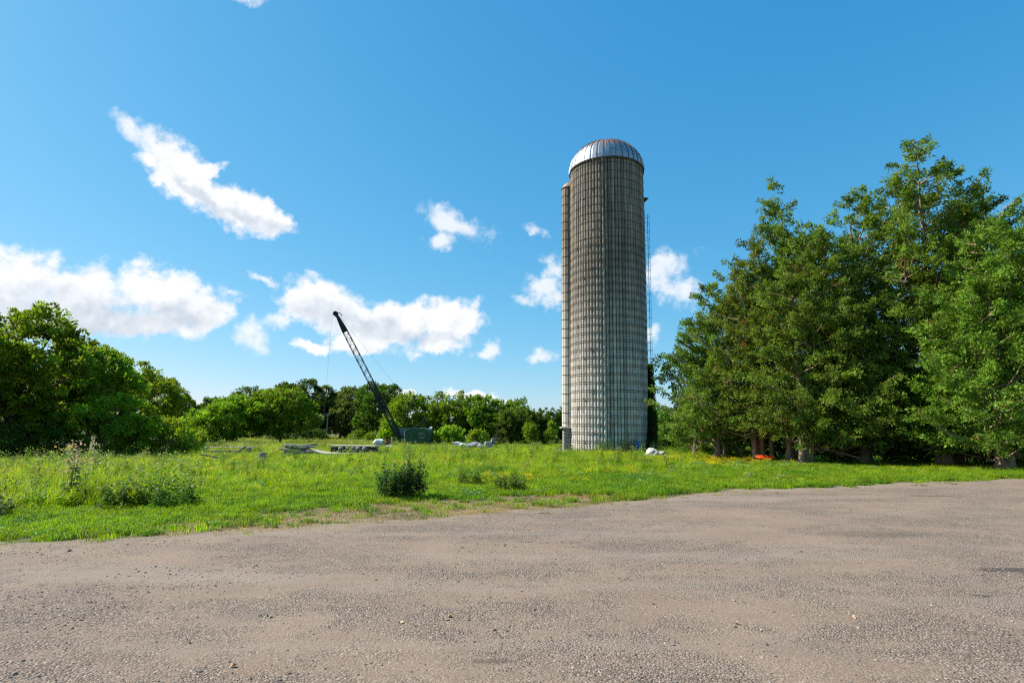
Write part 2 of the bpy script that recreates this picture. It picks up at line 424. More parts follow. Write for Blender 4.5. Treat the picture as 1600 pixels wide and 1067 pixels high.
def make_gravel_mat():
    m, nt, p, o = mat_new('gravel_surface')
    v = pos(nt)
    # dust against exposed stone
    big = noise(nt, v, 0.55, 6, 0.62, (0.7, 1.3, 1))
    mid = noise(nt, v, 2.6, 7, 0.65)
    stony = maprange(nt, mth(nt, 'ADD', mth(nt, 'MULTIPLY', big, 0.6), mth(nt, 'MULTIPLY', mid, 0.4)), 0.42, 0.58)
    dust = ramp(nt, noise(nt, v, 1.3, 8, 0.65), [(0.3, (0.196, 0.142, 0.106)), (0.55, (0.244, 0.180, 0.135)), (0.75, (0.300, 0.219, 0.158))])
    vo = nt.nodes.new('ShaderNodeTexVoronoi'); vo.inputs['Scale'].default_value = 62; vo.inputs['Randomness'].default_value = 1.0
    nt.links.new(v, vo.inputs['Vector'])
    bw = nt.nodes.new('ShaderNodeSeparateColor'); nt.links.new(vo.outputs['Color'], bw.inputs[0])
    stone = ramp(nt, bw.outputs[0], [(0.0, (0.068, 0.057, 0.050)), (0.35, (0.152, 0.120, 0.100)), (0.7, (0.232, 0.182, 0.146)), (0.93, (0.336, 0.277, 0.226)), (1.0, (0.464, 0.402, 0.333))])
    crev = maprange(nt, vo.outputs['Distance'], 0.45, 0.75)
    stone = mixc(nt, mth(nt, 'MULTIPLY', crev, 0.5), stone, (0.080, 0.060, 0.047))
    vf = nt.nodes.new('ShaderNodeTexVoronoi'); vf.inputs['Scale'].default_value = 150
    nt.links.new(v, vf.inputs['Vector'])
    bf = nt.nodes.new('ShaderNodeSeparateColor'); nt.links.new(vf.outputs['Color'], bf.inputs[0])
    grit = ramp(nt, bf.outputs[0], [(0.0, (0.66, 0.65, 0.64)), (0.5, (1.08, 1.04, 1.0)), (1.0, (1.55, 1.5, 1.45))])
    c = mixc(nt, mth(nt, 'ADD', mth(nt, 'MULTIPLY', stony, 0.55), 0.18), dust, stone)
    c = mixc(nt, 0.55, c, mixc(nt, 1.0, c, grit, 'MULTIPLY'))
    # reddish earth showing in a few places, tan dirt along the grass edge
    rf = noise(nt, v, 0.9, 5, 0.55)
    c = mixc(nt, mth(nt, 'MULTIPLY', maprange(nt, rf, 0.63, 0.75), 0.55), c, (0.288, 0.179, 0.110))
    bl = noise(nt, v, 0.7, 5, 0.55, (1, 1, 3))
    c = mixc(nt, mth(nt, 'MULTIPLY', maprange(nt, bl, 0.58, 0.72), 0.35), c, (0.160, 0.135, 0.120))
    ea = nt.nodes.new('ShaderNodeAttribute'); ea.attribute_name = 'edge'
    en = mth(nt, 'ADD', ea.outputs['Fac'], mth(nt, 'MULTIPLY', mth(nt, 'SUBTRACT', noise(nt, v, 1.6, 6, 0.65), 0.5), 1.6))
    tan = ramp(nt, noise(nt, v, 11, 6, 0.7), [(0.3, (0.20, 0.150, 0.105)), (0.7, (0.32, 0.245, 0.175))])
    c = mixc(nt, mth(nt, 'MULTIPLY', maprange(nt, en, 0.95, 0.15), 0.8), c, tan)
    c = mixc(nt, 1.0, c, (1.02, 1.005, 0.975), 'MULTIPLY')
    # worn wheel tracks: finer, paler dust in long soft bands along the yard
    wt = noise(nt, v, 0.55, 3, 0.5, (0.22, 1.9, 1))
    c = mixc(nt, mth(nt, 'MULTIPLY', maprange(nt, wt, 0.52, 0.66), 0.45), c, (0.265, 0.213, 0.168))
    # damp, oily stains
    for (x, y, rx, ry, k) in ((5.65, 6.72, 0.42, 0.13, 0.75), (4.5, 5.75, 0.09, 0.05, 0.7), (-0.12, 4.2, 0.16, 0.05, 0.45), (9.9, 13.8, 0.6, 0.12, 0.6), (5.4, 8.9, 0.9, 0.28, 0.35)):
        mp = nt.nodes.new('ShaderNodeMapping'); mp.vector_type = 'TEXTURE'
        mp.inputs['Location'].default_value = (x, y, 0); mp.inputs['Scale'].default_value = (rx, ry, 1)
        nt.links.new(v, mp.inputs[0])
        fl = nt.nodes.new('ShaderNodeVectorMath'); fl.operation = 'MULTIPLY'; nt.links.new(mp.outputs[0], fl.inputs[0]); fl.inputs[1].default_value = (1, 1, 0)
        ln = nt.nodes.new('ShaderNodeVectorMath'); ln.operation = 'LENGTH'; nt.links.new(fl.outputs[0], ln.inputs[0])
        dd = mth(nt, 'ADD', ln.outputs['Value'], mth(nt, 'MULTIPLY', mth(nt, 'SUBTRACT', noise(nt, v, 7, 6, 0.7), 0.5), 2.2))
        c = mixc(nt, mth(nt, 'MULTIPLY', maprange(nt, dd, 1.2, 0.5), k), c, (0.05, 0.042, 0.036))
    nt.links.new(c, p.inputs['Base Color']); p.inputs['Roughness'].default_value = 0.93
    p.inputs['Specular IOR Level'].default_value = 0.2
    h = mth(nt, 'SUBTRACT', 0.6, vo.outputs['Distance'])
    hm = mth(nt, 'MULTIPLY', h, mth(nt, 'ADD', mth(nt, 'MULTIPLY', stony, 0.85), 0.15))
    b1 = bump(nt, hm, 0.9, 0.016)
    b2 = bump(nt, noise(nt, v, 160, 4, 0.6), 0.5, 0.006, b1)
    nt.links.new(b2, p.inputs['Normal'])
    return m


M_ground = make_ground_mat()
M_gravel = make_gravel_mat()
M_leaf = leaf_mat('leaf', trans=0.5, gloss=0.12, rough=0.6)
M_cedar = leaf_mat('cedar_spray', trans=0.35, gloss=0.12, rough=0.55, vary=0.1)
M_grass = leaf_mat('grass_blade', trans=0.5, gloss=0.25, rough=0.5, vary=0.3, patch=1.0)
M_bark = plain('bark', (0.14, 0.105, 0.08), 0.9, 0, 0.5, 9, 0.8, stretch=(1, 1, 0.2))
M_cedarbark = plain('cedar_bark', (0.30, 0.19, 0.13), 0.9, 0, 0.5, 9, 0.9, stretch=(1, 1, 0.12))
M_stone = plain('loose_stone', (0.27, 0.235, 0.205), 0.9, 0, 0.35, 30)
M_wood = plain('weathered_wood', (0.42, 0.37, 0.31), 0.85, 0, 0.4, 7, 0.5, stretch=(0.15, 1, 1))
M_woodpale = plain('pale_wood', (0.60, 0.52, 0.40), 0.8, 0, 0.3, 7, 0.4, stretch=(0.15, 1, 1))
M_wooddark = plain('dark_wood', (0.10, 0.09, 0.085), 0.9, 0, 0.5, 7, 0.5, stretch=(0.15, 1, 1))
M_log = plain('log_bark', (0.30, 0.25, 0.20), 0.9, 0, 0.5, 8, 0.6)
M_steel = plain('crane_steel', (0.014, 0.014, 0.015), 0.8, 0.0, 0.3, 8, rust=(0.70, (0.05, 0.025, 0.015)))
M_green = plain('crane_green_paint', (0.030, 0.080, 0.034), 0.75, 0.0, 0.25, 1.5, rust=(0.70, (0.07, 0.05, 0.03)))
M_rust = plain('rusty_steel', (0.22, 0.095, 0.045), 0.8, 0.2, 0.45, 5)
M_white = plain('dirty_white', (0.68, 0.66, 0.62), 0.7, 0, 0.2, 3)
M_rock = plain('pale_rock', (0.52, 0.49, 0.45), 0.9, 0, 0.3, 6, 0.6)
M_orange = plain('orange_plastic', (0.85, 0.10, 0.012), 0.45, 0, 0.1, 5)
M_blue = plain('blue_plastic', (0.03, 0.12, 0.42), 0.4, 0, 0.2, 5)
M_rope = plain('wire_rope', (0.10, 0.10, 0.10), 0.6, 0.3)
M_greymetal = plain('grey_metal', (0.32, 0.34, 0.37), 0.5, 0.4, 0.35, 5, rust=(0.64, (0.13, 0.07, 0.045)))
M_black = plain('black_rubber', (0.02, 0.02, 0.02), 0.8)
M_carpaint = plain('dark_car_paint', (0.018, 0.022, 0.032), 0.2, 0.0, 0.1)
M_glass = plain('dark_glass', (0.03, 0.04, 0.045), 0.08, 0.0, 0.1)
M_paleglass = plain('pale_glass', (0.20, 0.25, 0.27), 0.12, 0.0, 0.2)  # paler glass tone for the cab panes and headlights

# ------------------------------------------------------------------ terrain
EDGE = [(-60, 1.0), (-30, 4.2), (-16, 6.2), (-10, 7.6), (-7.19, 8.33), (-5.24, 8.8), (-3.19, 9.81), (-1.16, 10.63), (1.33, 12.17), (4.67, 14.23), (6.01, 15.2), (8.44, 15.75), (12.21, 17.13), (16.11, 18.36), (22, 20.0), (34, 22.5), (60, 26)]
EX, EY = np.array([e[0] for e in EDGE]), np.array([e[1] for e in EDGE])


def edge_y(x): return np.interp(x, EX, EY)


def terr(x, y):
    x = np.asarray(x, dtype=np.float64); y = np.asarray(y, dtype=np.float64)
    t = np.clip((y - 16) / 75, 0, 1)
    t = np.where(t < 0.06, t * t / 0.12 + 0.0, t - 0.03)
    z = -1.06 * t
    fade = smoothstep(0.5, 4.0, y - edge_y(x))
    z = z + fade * 0.16 * (fbm(x * 0.22, y * 0.22, 5) - 0.5) + 0.035 * (fbm(x * 0.45, y * 0.45, 9, 3) - 0.5)
    return z


def terr1(x, y): return float(terr(np.array([x]), np.array([y]))[0])


def grid_mesh(name, xs, ys_fn, nrow, zfn, mat):
    n = len(xs)
    V = np.zeros((nrow, n, 3))
    for r in range(nrow):
        yy = ys_fn(r / (nrow - 1), xs)
        V[r, :, 0] = xs; V[r, :, 1] = yy; V[r, :, 2] = zfn(xs, yy)
    idx = np.arange(nrow * n).reshape(nrow, n)
    F = np.stack([idx[:-1, :-1], idx[:-1, 1:], idx[1:, 1:], idx[1:, :-1]], -1).reshape(-1, 4)
    return mesh_arrays(name, V.reshape(-1, 3), F, mat, smooth=True)


def axis_pts(lim, near, step):
    a = [0.0]; s = step
    while a[-1] < lim:
        if a[-1] > near: s *= 1.18
        a.append(a[-1] + s)
    return a


ax = axis_pts(2500, 45, 0.8)
gx = np.array([-v for v in ax[:0:-1]] + ax)
gyp = np.array([-v for v in axis_pts(300, 12, 0.8)[:0:-1]] + axis_pts(3000, 95, 0.6))
me = grid_mesh('ground', gx, lambda t, xs: np.full_like(xs, gyp[int(round(t * (len(gyp) - 1)))]), len(gyp), lambda x, y: terr(x, y), M_ground)
g = link(bpy.data.objects.new('ground', me)); tag(g, 'grassy field ground rolling away behind the gravel lot', 'ground', kind='structure')

lx = np.arange(-45, 55, 0.13)
edge_jit = 0.95 * (fbm(lx * 0.7, lx * 0 + 3.3, 21, 5) - 0.5) + 0.25 * (vnoise(lx * 5, lx * 0, 4) - 0.5)
le = edge_y(lx) + edge_jit


def lot_y(t, xs):
    return -14 + (le + 14) * (1 - (1 - t) ** 1.25)


me = grid_mesh('gravel_lot', lx, lot_y, 110, lambda x, y: terr(x, y) + 0.012, M_gravel)
dist = np.concatenate([le - lot_y(r / 109, lx) for r in range(110)]).astype(np.float32)
me.attributes.new('edge', 'FLOAT', 'POINT').data.foreach_set('value', dist)
lot = link(bpy.data.objects.new('gravel_lot', me)); tag(lot, 'grey brown gravel yard filling the foreground', 'gravel lot', kind='structure')


# ------------------------------------------------------------------ scatter by geometry nodes (uncountable stuff only)
SCATTER_TREES = {}


def scatter(name, pts, rot, scl, idx, protos, label, cat, parent_kind='stuff'):
    pc = bpy.data.collections.new(name + '_pieces')
    for i, me_ in enumerate(protos):
        pc.objects.link(bpy.data.objects.new('%s_piece_%02d' % (name, i), me_))
    me_ = bpy.data.meshes.new(name)
    n = len(pts)
    me_.vertices.add(n); me_.vertices.foreach_set('co', np.asarray(pts, dtype=np.float32).ravel())
    a = me_.attributes.new('rot', 'FLOAT_VECTOR', 'POINT'); a.data.foreach_set('vector', np.asarray(rot, dtype=np.float32).ravel())
    a = me_.attributes.new('scl', 'FLOAT_VECTOR', 'POINT'); a.data.foreach_set('vector', np.asarray(scl, dtype=np.float32).ravel())
    a = me_.attributes.new('idx', 'INT', 'POINT'); a.data.foreach_set('value', np.asarray(idx, dtype=np.int32))
    ob = link(bpy.data.objects.new(name, me_))
    ng = bpy.data.node_groups.new(name + '_scatter', 'GeometryNodeTree')
    ng.interface.new_socket('Geometry', in_out='INPUT', socket_type='NodeSocketGeometry')
    ng.interface.new_socket('Geometry', in_out='OUTPUT', socket_type='NodeSocketGeometry')
    N, L = ng.nodes.new, ng.links.new
    gi, go = N('NodeGroupInput'), N('NodeGroupOutput')
    ci = N('GeometryNodeCollectionInfo'); ci.inputs['Collection'].default_value = pc
    ci.inputs['Separate Children'].default_value = True; ci.inputs['Reset Children'].default_value = True
    ip = N('GeometryNodeInstanceOnPoints'); ip.inputs['Pick Instance'].default_value = True

    def attr(nm, dt):
        q = N('GeometryNodeInputNamedAttribute'); q.data_type = dt; q.inputs['Name'].default_value = nm
        return q.outputs['Attribute']
    e2r = N('FunctionNodeEulerToRotation')
    L(attr('rot', 'FLOAT_VECTOR'), e2r.inputs[0])
    L(gi.outputs[0], ip.inputs['Points']); L(ci.outputs[0], ip.inputs['Instance'])
    L(attr('idx', 'INT'), ip.inputs['Instance Index']); L(e2r.outputs[0], ip.inputs['Rotation']); L(attr('scl', 'FLOAT_VECTOR'), ip.inputs['Scale'])
    L(ip.outputs[0], go.inputs[0])
    md = ob.modifiers.new('scatter', 'NODES'); md.node_group = ng
    tag(ob, label, cat, kind=parent_kind)
    return ob


def leaf_quads(c, u, n, ln, wd, fold=0.0):
    """Rhombic leaves: centres c, long axis u, facing n, length ln, width wd."""
    u = u / np.maximum(np.linalg.norm(u, axis=1, keepdims=True), 1e-6)
    w = np.cross(u, n); w = w / np.maximum(np.linalg.norm(w, axis=1, keepdims=True), 1e-6)
    nn = np.cross(w, u)
    ln = ln[:, None]; wd = wd[:, None]
    a = c - u * ln * 0.5
    b = c + w * wd * 0.5 - nn * wd * fold - u * ln * 0.06
    d = c + u * ln * 0.5 - nn * ln * fold * 0.6
    e = c - w * wd * 0.5 - nn * wd * fold - u * ln * 0.06
    V = np.stack([a, b, d, e], 1).reshape(-1, 3)
    F = np.arange(len(c) * 4).reshape(-1, 4)
    return V, F


def jitcol(base, n, amt=0.2, rng=RNG):
    b = np.array(base)[None, :]
    v = 1 + amt * rng.normal(size=(n, 1)) * 0.6
    h = 1 + amt * 0.5 * rng.normal(size=(n, 3)) * np.array([1, 0.3, 0.6])
    return np.clip(b * v * h, 0.003, 0.9)


def blades_mesh(name, n, hgt, rad, wid, col, lean=0.5, tipcol=None, seg=2, rng=RNG):
    """A tuft of bent grass blades."""
    ang = rng.uniform(0, 2 * PI, n); r = rad * np.sqrt(rng.uniform(0, 1, n))
    base = np.stack([r * np.cos(ang), r * np.sin(ang), np.zeros(n)], 1)
    da = rng.uniform(0, 2 * PI, n)
    dirv = np.stack([np.cos(da), np.sin(da), np.zeros(n)], 1)
    side = np.stack([-np.sin(da + rng.normal(0, .5, n)), np.cos(da), np.zeros(n)], 1)
    h = hgt * rng.uniform(0.5, 1.1, n); ln = lean * h * rng.uniform(0.2, 1.2, n)
    V, F, C = [], [], []
    cc = jitcol(col, n, 0.3, rng)
    tc = cc if tipcol is None else jitcol(tipcol, n, 0.25, rng)
    for i in range(n):
        b = len(V)
        for s in range(seg + 1):
            t = s / seg
            p = base[i] + dirv[i] * ln[i] * t * t + np.array([0, 0, h[i] * (t - 0.18 * t * t * lean)])
            w = wid * (1 - 0.85 * t ** 1.5) * 0.5
            V.append(p - side[i] * w); V.append(p + side[i] * w)
        for s in range(seg):
            F.append((b + 2 * s, b + 2 * s + 1, b + 2 * s + 3, b + 2 * s + 2)); C.append(cc[i] if s < seg - 1 else 0.5 * (cc[i] + tc[i]))
    return mesh_arrays(name, V, F, M_grass, np.array(C))


def weed_mesh(name, nst, hgt, rad, leaf, col, nleaf=16, flower=None, nfl=0, upright=0.9, fsize=0.03, rng=RNG, root=0.5):
    """Leafy stems with an optional flower head."""
    Cn, U, Nn, Ls, Ws, Cs = [], [], [], [], [], []
    for s in range(nst):
        a = rng.uniform(0, 2 * PI); r = rad * math.sqrt(rng.uniform(0, 1))
        b = np.array([r * math.cos(a) * root, r * math.sin(a) * root, 0])
        tip = np.array([r * math.cos(a) + rng.normal(0, .05) * hgt, r * math.sin(a) + rng.normal(0, .05) * hgt, hgt * rng.uniform(0.6, 1.05)])
        # stem as two slim blades
        Cn.append((b + tip) / 2); U.append(tip - b); Nn.append(rng.normal(size=3)); Ls.append(np.linalg.norm(tip - b)); Ws.append(0.008 + 0.004 * hgt); Cs.append(np.array(col) * 0.8)
        for k in range(nleaf):
            t = rng.uniform(0.12, 1.0) ** 0.85
            p = b + (tip - b) * t
            q = rng.uniform(0, 2 * PI)
            d = np.array([math.cos(q), math.sin(q), rng.uniform(-0.2, 0.9) * upright])
            l = leaf * rng.uniform(0.6, 1.2) * (1.1 - 0.45 * t)
            Cn.append(p + d * l * 0.5); U.append(d); Nn.append(np.array([0, 0, 1]) + rng.normal(size=3) * 0.45)
            Ls.append(l); Ws.append(l * rng.uniform(0.32, 0.5)); Cs.append(jitcol(col, 1, 0.3, rng)[0])
        for k in range(nfl):
            p = tip + rng.normal(size=3) * np.array([.05, .05, .035]) * (0.5 + hgt)
            Cn.append(p); U.append(rng.normal(size=3)); Nn.append(np.array([0, 0, 1.0]) + rng.normal(size=3) * 0.5)
            Ls.append(fsize * rng.uniform(.7, 1.3)); Ws.append(fsize); Cs.append(jitcol(flower, 1, 0.12, rng)[0])
    V, F = leaf_quads(np.array(Cn), np.array(U), np.array(Nn), np.array(Ls), np.array(Ws), 0.12)
    return mesh_arrays(name, V, F, M_grass, np.array(Cs))


# loose stones on the gravel
def stone_mesh(i, rng):
    bm_v = []
    import bmesh
    bm = bmesh.new(); bmesh.ops.create_icosphere(bm, subdivisions=1, radius=1)
    s = rng.uniform(0.6, 1.15, 3); s[2] *= 0.6
    for v in bm.verts:
        f = 1 + rng.uniform(-0.28, 0.28)
        v.co = Vector((v.co.x * s[0] * f, v.co.y * s[1] * f, v.co.z * s[2] * f))
    me_ = bpy.data.meshes.new('stone'); bm.to_mesh(me_); bm.free()
    return me_


def stone_mats():
    out = []
    for i, c in enumerate([(0.24, 0.19, 0.155), (0.19, 0.16, 0.14), (0.32, 0.265, 0.22), (0.205, 0.155, 0.12), (0.43, 0.38, 0.33)]):
        m, nt, p, o = mat_new('stone_colour_%d' % i)
        r = rnd(nt)
        nt.links.new(ramp(nt, r, [(0, tuple(x * 0.6 for x in c)), (1, tuple(x * 1.25 for x in c))]), p.inputs['Base Color'])
        p.inputs['Roughness'].default_value = 0.9
        out.append(m)
    return out


SM = stone_mats()
st_protos = []
for i in range(8):
    me_ = stone_mesh(i, RNG); me_.materials.append(SM[[0, 0, 1, 2, 3, 1, 0, 4][i]]); st_protos.append(me_)
n = 60000
yy = 3.2 + 13.5 * RNG.uniform(0, 1, n) ** 1.5
xx = RNG.uniform(-1.15, 1.15, n) * (yy + 1.0)
stn = fbm(xx * 0.55, yy * 0.9, 31, 5)
keep = (RNG.uniform(0, 1, n) < 0.16 + 1.5 * smoothstep(0.45, 0.68, stn)) & (yy < np.interp(xx, lx, le) - 0.05)
xx, yy = xx[keep], yy[keep]; n = len(xx)
ss = 0.0035 + 0.0048 * RNG.gamma(1.6, 0.5, n) + 0.006 * (RNG.uniform(0, 1, n) > 0.99)
scatter('gravel_stones', np.stack([xx, yy, terr(xx, yy) + 0.012 + ss * 0.12], 1), RNG.uniform(-0.5, 0.5, (n, 3)) + np.stack([0 * xx, 0 * xx, RNG.uniform(0, 6.28, n)], 1),
        np.stack([ss, ss, ss], 1), RNG.integers(0, 8, n), st_protos, 'loose grey and tan stones strewn over the gravel yard', 'gravel')
#PART2

# ------------------------------------------------------------------ silo
def make_silo_mats():
    m, nt, p, o = mat_new('concrete_stave')
    v = objc(nt)
    a = nt.nodes.new('ShaderNodeAttribute'); a.attribute_name = 'col'
    sp = nt.nodes.new('ShaderNodeSeparateXYZ'); nt.links.new(v, sp.inputs[0])
    r = rnd(nt)
    # each stave gets its own streaks: shift the pattern by the object's random number
    cb = nt.nodes.new('ShaderNodeCombineXYZ')
    nt.links.new(mth(nt, 'MULTIPLY', r, 97.0), cb.inputs[0]); nt.links.new(sp.outputs[1], cb.inputs[1]); nt.links.new(sp.outputs[2], cb.inputs[2])
    streak = noise(nt, cb.outputs[0], 1.0, 6, 0.6, (1, 9, 0.35))
    blot = noise(nt, cb.outputs[0], 2.2, 7, 0.65)
    # pale lime wash survives low down, the upper staves have weathered to grey brown
    hz = maprange(nt, mth(nt, 'ADD', sp.outputs[2], mth(nt, 'MULTIPLY', mth(nt, 'SUBTRACT', streak, 0.5), 9.0)), 3.0, 15.0)
    low = ramp(nt, streak, [(0.3, (0.46, 0.40, 0.34)), (0.5, (0.64, 0.565, 0.49)), (0.72, (0.76, 0.68, 0.59))])
    high = ramp(nt, streak, [(0.3, (0.10, 0.078, 0.058)), (0.48, (0.25, 0.205, 0.158)), (0.72, (0.40, 0.335, 0.265))])
    c = mixc(nt, hz, low, high)
    c = mixc(nt, mth(nt, 'MULTIPLY', maprange(nt, blot, 0.55, 0.75), 0.55), c, (0.16, 0.145, 0.125))
    c = mixc(nt, 1.0, c, a.outputs['Color'], 'MULTIPLY')
    pv = nt.nodes.new('ShaderNodeMapRange'); nt.links.new(mth(nt, 'FRACT', mth(nt, 'MULTIPLY', r, 7.31)), pv.inputs[0]); pv.inputs[3].default_value = 0.74; pv.inputs[4].default_value = 1.12
    pc_ = nt.nodes.new('ShaderNodeVectorMath'); pc_.operation = 'SCALE'; nt.links.new(c, pc_.inputs[0]); nt.links.new(pv.outputs[0], pc_.inputs['Scale']); c = pc_.outputs[0]
    # dark water stains running down from the rim and from some hoops
    run = noise(nt, cb.outputs[0], 1.0, 5, 0.55, (1, 14, 0.16))
    c = mixc(nt, mth(nt, 'MULTIPLY', mth(nt, 'MULTIPLY', maprange(nt, run, 0.52, 0.68), maprange(nt, sp.outputs[2], 2.0, 16.0, 0.35, 1.0)), 0.7), c, (0.085, 0.07, 0.056))
    top = maprange(nt, sp.outputs[2], 20.6, 22.2)
    c = mixc(nt, mth(nt, 'MULTIPLY', mth(nt, 'MULTIPLY', top, maprange(nt, streak, 0.42, 0.62)), 0.7), c, (0.20, 0.125, 0.08))
    nt.links.new(c, p.inputs['Base Color']); p.inputs['Roughness'].default_value = 0.9; p.inputs['Specular IOR Level'].default_value = 0.2
    nt.links.new(bump(nt, blot, 0.6, 0.02), p.inputs['Normal'])

    m2, nt, p, o = mat_new('galvanised_dome')
    v = objc(nt)
    sp = nt.nodes.new('ShaderNodeSeparateXYZ'); nt.links.new(v, sp.inputs[0])
    r = rnd(nt)
    cb = nt.nodes.new('ShaderNodeCombineXYZ'); nt.links.new(mth(nt, 'MULTIPLY', r, 53.0), cb.inputs[0]); nt.links.new(sp.outputs[1], cb.inputs[1]); nt.links.new(sp.outputs[2], cb.inputs[2])
    st = noise(nt, cb.outputs[0], 1.6, 6, 0.6, (1, 4, 0.5))
    zinc = ramp(nt, noise(nt, cb.outputs[0], 4, 5, 0.6), [(0.3, (0.27, 0.28, 0.29)), (0.7, (0.44, 0.45, 0.46))])
    rustf = mth(nt, 'ADD', maprange(nt, sp.outputs[2], 0.5, 2.3, -0.24, 0.26), st)
    rf = maprange(nt, rustf, 0.47, 0.56)
    rc = ramp(nt, noise(nt, cb.outputs[0], 9, 5, 0.6), [(0.3, (0.10, 0.045, 0.028)), (0.7, (0.33, 0.15, 0.085))])
    nt.links.new(mixc(nt, rf, zinc, rc), p.inputs['Base Color'])
    nt.links.new(mth(nt, 'SUBTRACT', 0.85, mth(nt, 'MULTIPLY', rf, 0.75)), p.inputs['Metallic'])
    nt.links.new(maprange(nt, rf, 0, 1, 0.5, 0.85), p.inputs['Roughness'])
    return m, m2


M_stave, M_dome = make_silo_mats()
M_caprust = plain('rusty_cap', (0.36, 0.24, 0.17), 0.75, 0.2, 0.45, 3)
M_mortar = plain('dark_joint', (0.06, 0.055, 0.05), 0.95)
M_hoop = plain('hoop_steel', (0.075, 0.062, 0.055), 0.7, 0.4, 0.4, 3)
M_timber = plain('ledge_timber', (0.42, 0.36, 0.27), 0.85, 0, 0.3, 5)
M_fieldstone = plain('field_stone', (0.24, 0.225, 0.20), 0.9, 0, 0.4, 5, 0.7)

SX, SY = 7.08, 42.0
SR, SH = 2.80, 21.7
SZ = terr1(SX, SY) - 0.15
silo = empty('silo', (SX, SY, SZ), 0, 'tall grey concrete stave silo with a rusty domed metal roof', 'silo')
silo.rotation_euler = (0, R(0.75), 0)

core = MB().lathe([(SR - 0.095, 0), (SR - 0.095, SH - 0.03)], 72).build('wall_core', M_mortar, silo)
NST = 72
pitch = 2 * PI / NST


def stave_mesh(stag, seed):
    rng = np.random.default_rng(seed)
    V, F, C = [], [], []
    bh = 0.76
    z = -0.38 if stag else 0.0
    wo, wi = math.tan(pitch * 0.295) * SR, math.tan(pitch * 0.43) * (SR - 0.09)
    while z < SH - 0.05:
        z0, z1 = max(z, 0) + 0.003, min(z + bh, SH) - 0.003
        if z1 - z0 > 0.05:
            dr = rng.uniform(-0.006, 0.006)
            ro, ri = SR + dr, SR - 0.10
            b = len(V)
            for zz, e in ((z0, 0), (z0 + 0.02, 1), (z1 - 0.02, 1), (z1, 0)):
                rr = ro if e else ro - 0.005
                V += [(ri, -wi, zz), (rr - 0.010, -wo, zz), (rr, -wo * 0.55, zz), (rr, wo * 0.55, zz), (rr - 0.010, wo, zz), (ri, wi, zz)]
            for k in range(3):
                for j in range(5):
                    F.append((b + k * 6 + j, b + k * 6 + j + 1, b + k * 6 + 7 + j, b + k * 6 + 6 + j))
            F.append((b, b + 1, b + 4, b + 5)); F.append((b + 23, b + 22, b + 19, b + 18))
            F.append((b + 1, b + 2, b + 3, b + 4)); F.append((b + 22, b + 21, b + 20, b + 19))
            s = rng.uniform(0.85, 1.14); w = rng.normal(0, 0.025)
            C += [(s * (1 + w), s, s * (1 - w))] * 19
        z += bh
    return mesh_arrays('stave', V, F, M_stave, np.clip(np.array(C), 0.4, 1.4))


stv = [[stave_mesh(s, 100 + s * 10 + k) for k in range(5)] for s in (0, 1)]
for i in range(NST):
    o = link(bpy.data.objects.new('stave', stv[i % 2][RNG.integers(0, 5)]), silo)
    o.rotation_euler = (0, 0, i * pitch)


def ring_mesh(name, r, t, mat, lugs=True):
    b = MB()
    n = 96
    pts = [(r * math.cos(2 * PI * k / n), r * math.sin(2 * PI * k / n), 0) for k in range(n + 1)]
    b.tube(pts, t, 5, True, False)
    if lugs:
        for q in (0.0, 2 * PI / 3, 4 * PI / 3):
            b.box(((r + 0.02) * math.cos(q), (r + 0.02) * math.sin(q), 0), (0.05, 0.15, 0.05), Matrix.Rotation(q, 3, 'Z'))
    return b.mesh(name, mat)


hm = ring_mesh('hoop', SR + 0.018, 0.013, M_hoop)
z, k = 0.42, 0
while z < SH - 0.3:
    zs = [z, z + 0.135] if z < 15.5 else [z]
    for q in zs:
        o = link(bpy.data.objects.new('hoop', hm), silo); o.location = (0, 0, q); o.rotation_euler = (0, 0, R(-150 + (k % 5) * 13 + RNG.uniform(-2, 2)))
    z += 0.585 + (0.04 if z > 15 else 0); k += 1

# domed roof: gores standing on the rim
ND = 36
DH = 2.35
prof = []
for k in range(11):
    t = k / 10 * PI / 2
    prof.append(((SR + 0.07) * math.cos(t) ** 0.92 if k < 10 else 0.12, DH * math.sin(t)))


def gore():
    b = MB()
    hw = PI / ND
    vs, fs = [], []
    qs = [-hw * 0.985, -hw * 0.8, -hw * 0.62, 0.0, hw * 0.62, hw * 0.8, hw * 0.985]
    up = [0.045, 0.045, 0.0, 0.012, 0.0, 0.0, 0.0]
    for (r, zz) in prof:
        nr = math.hypot(r / SR, zz / DH)
        for q, u in zip(qs, up):
            f = (r + u * r / SR * 1.0)
            vs.append((f * math.cos(q), f * math.sin(q), zz + u * zz / DH))
    m = len(qs)
    for i in range(len(prof) - 1):
        for j in range(m - 1):
            fs.append((i * m + j, i * m + j + 1, (i + 1) * m + j + 1, (i + 1) * m + j))
    b.add(vs, fs, False)
    return b.mesh('roof_panel', M_dome)


gm = gore()
roof = MB().lathe([(SR + 0.075, -0.10), (SR + 0.09, -0.10), (SR + 0.09, 0.03), (SR + 0.06, 0.03)], 72).build('roof_rim', M_hoop, silo)
roof.location = (0, 0, SH)
for i in range(ND):
    o = link(bpy.data.objects.new('roof_panel', gm), silo)
    o.location = (0, 0, SH + 0.01); o.rotation_euler = (0, 0, i * 2 * PI / ND)
cap = MB().lathe([(0.001, 0.10), (0.16, 0.07), (0.3, 0.0), (0.32, -0.06)], 16).build('roof_cap', M_dome, silo); cap.location = (0, 0, SH + DH - 0.02)

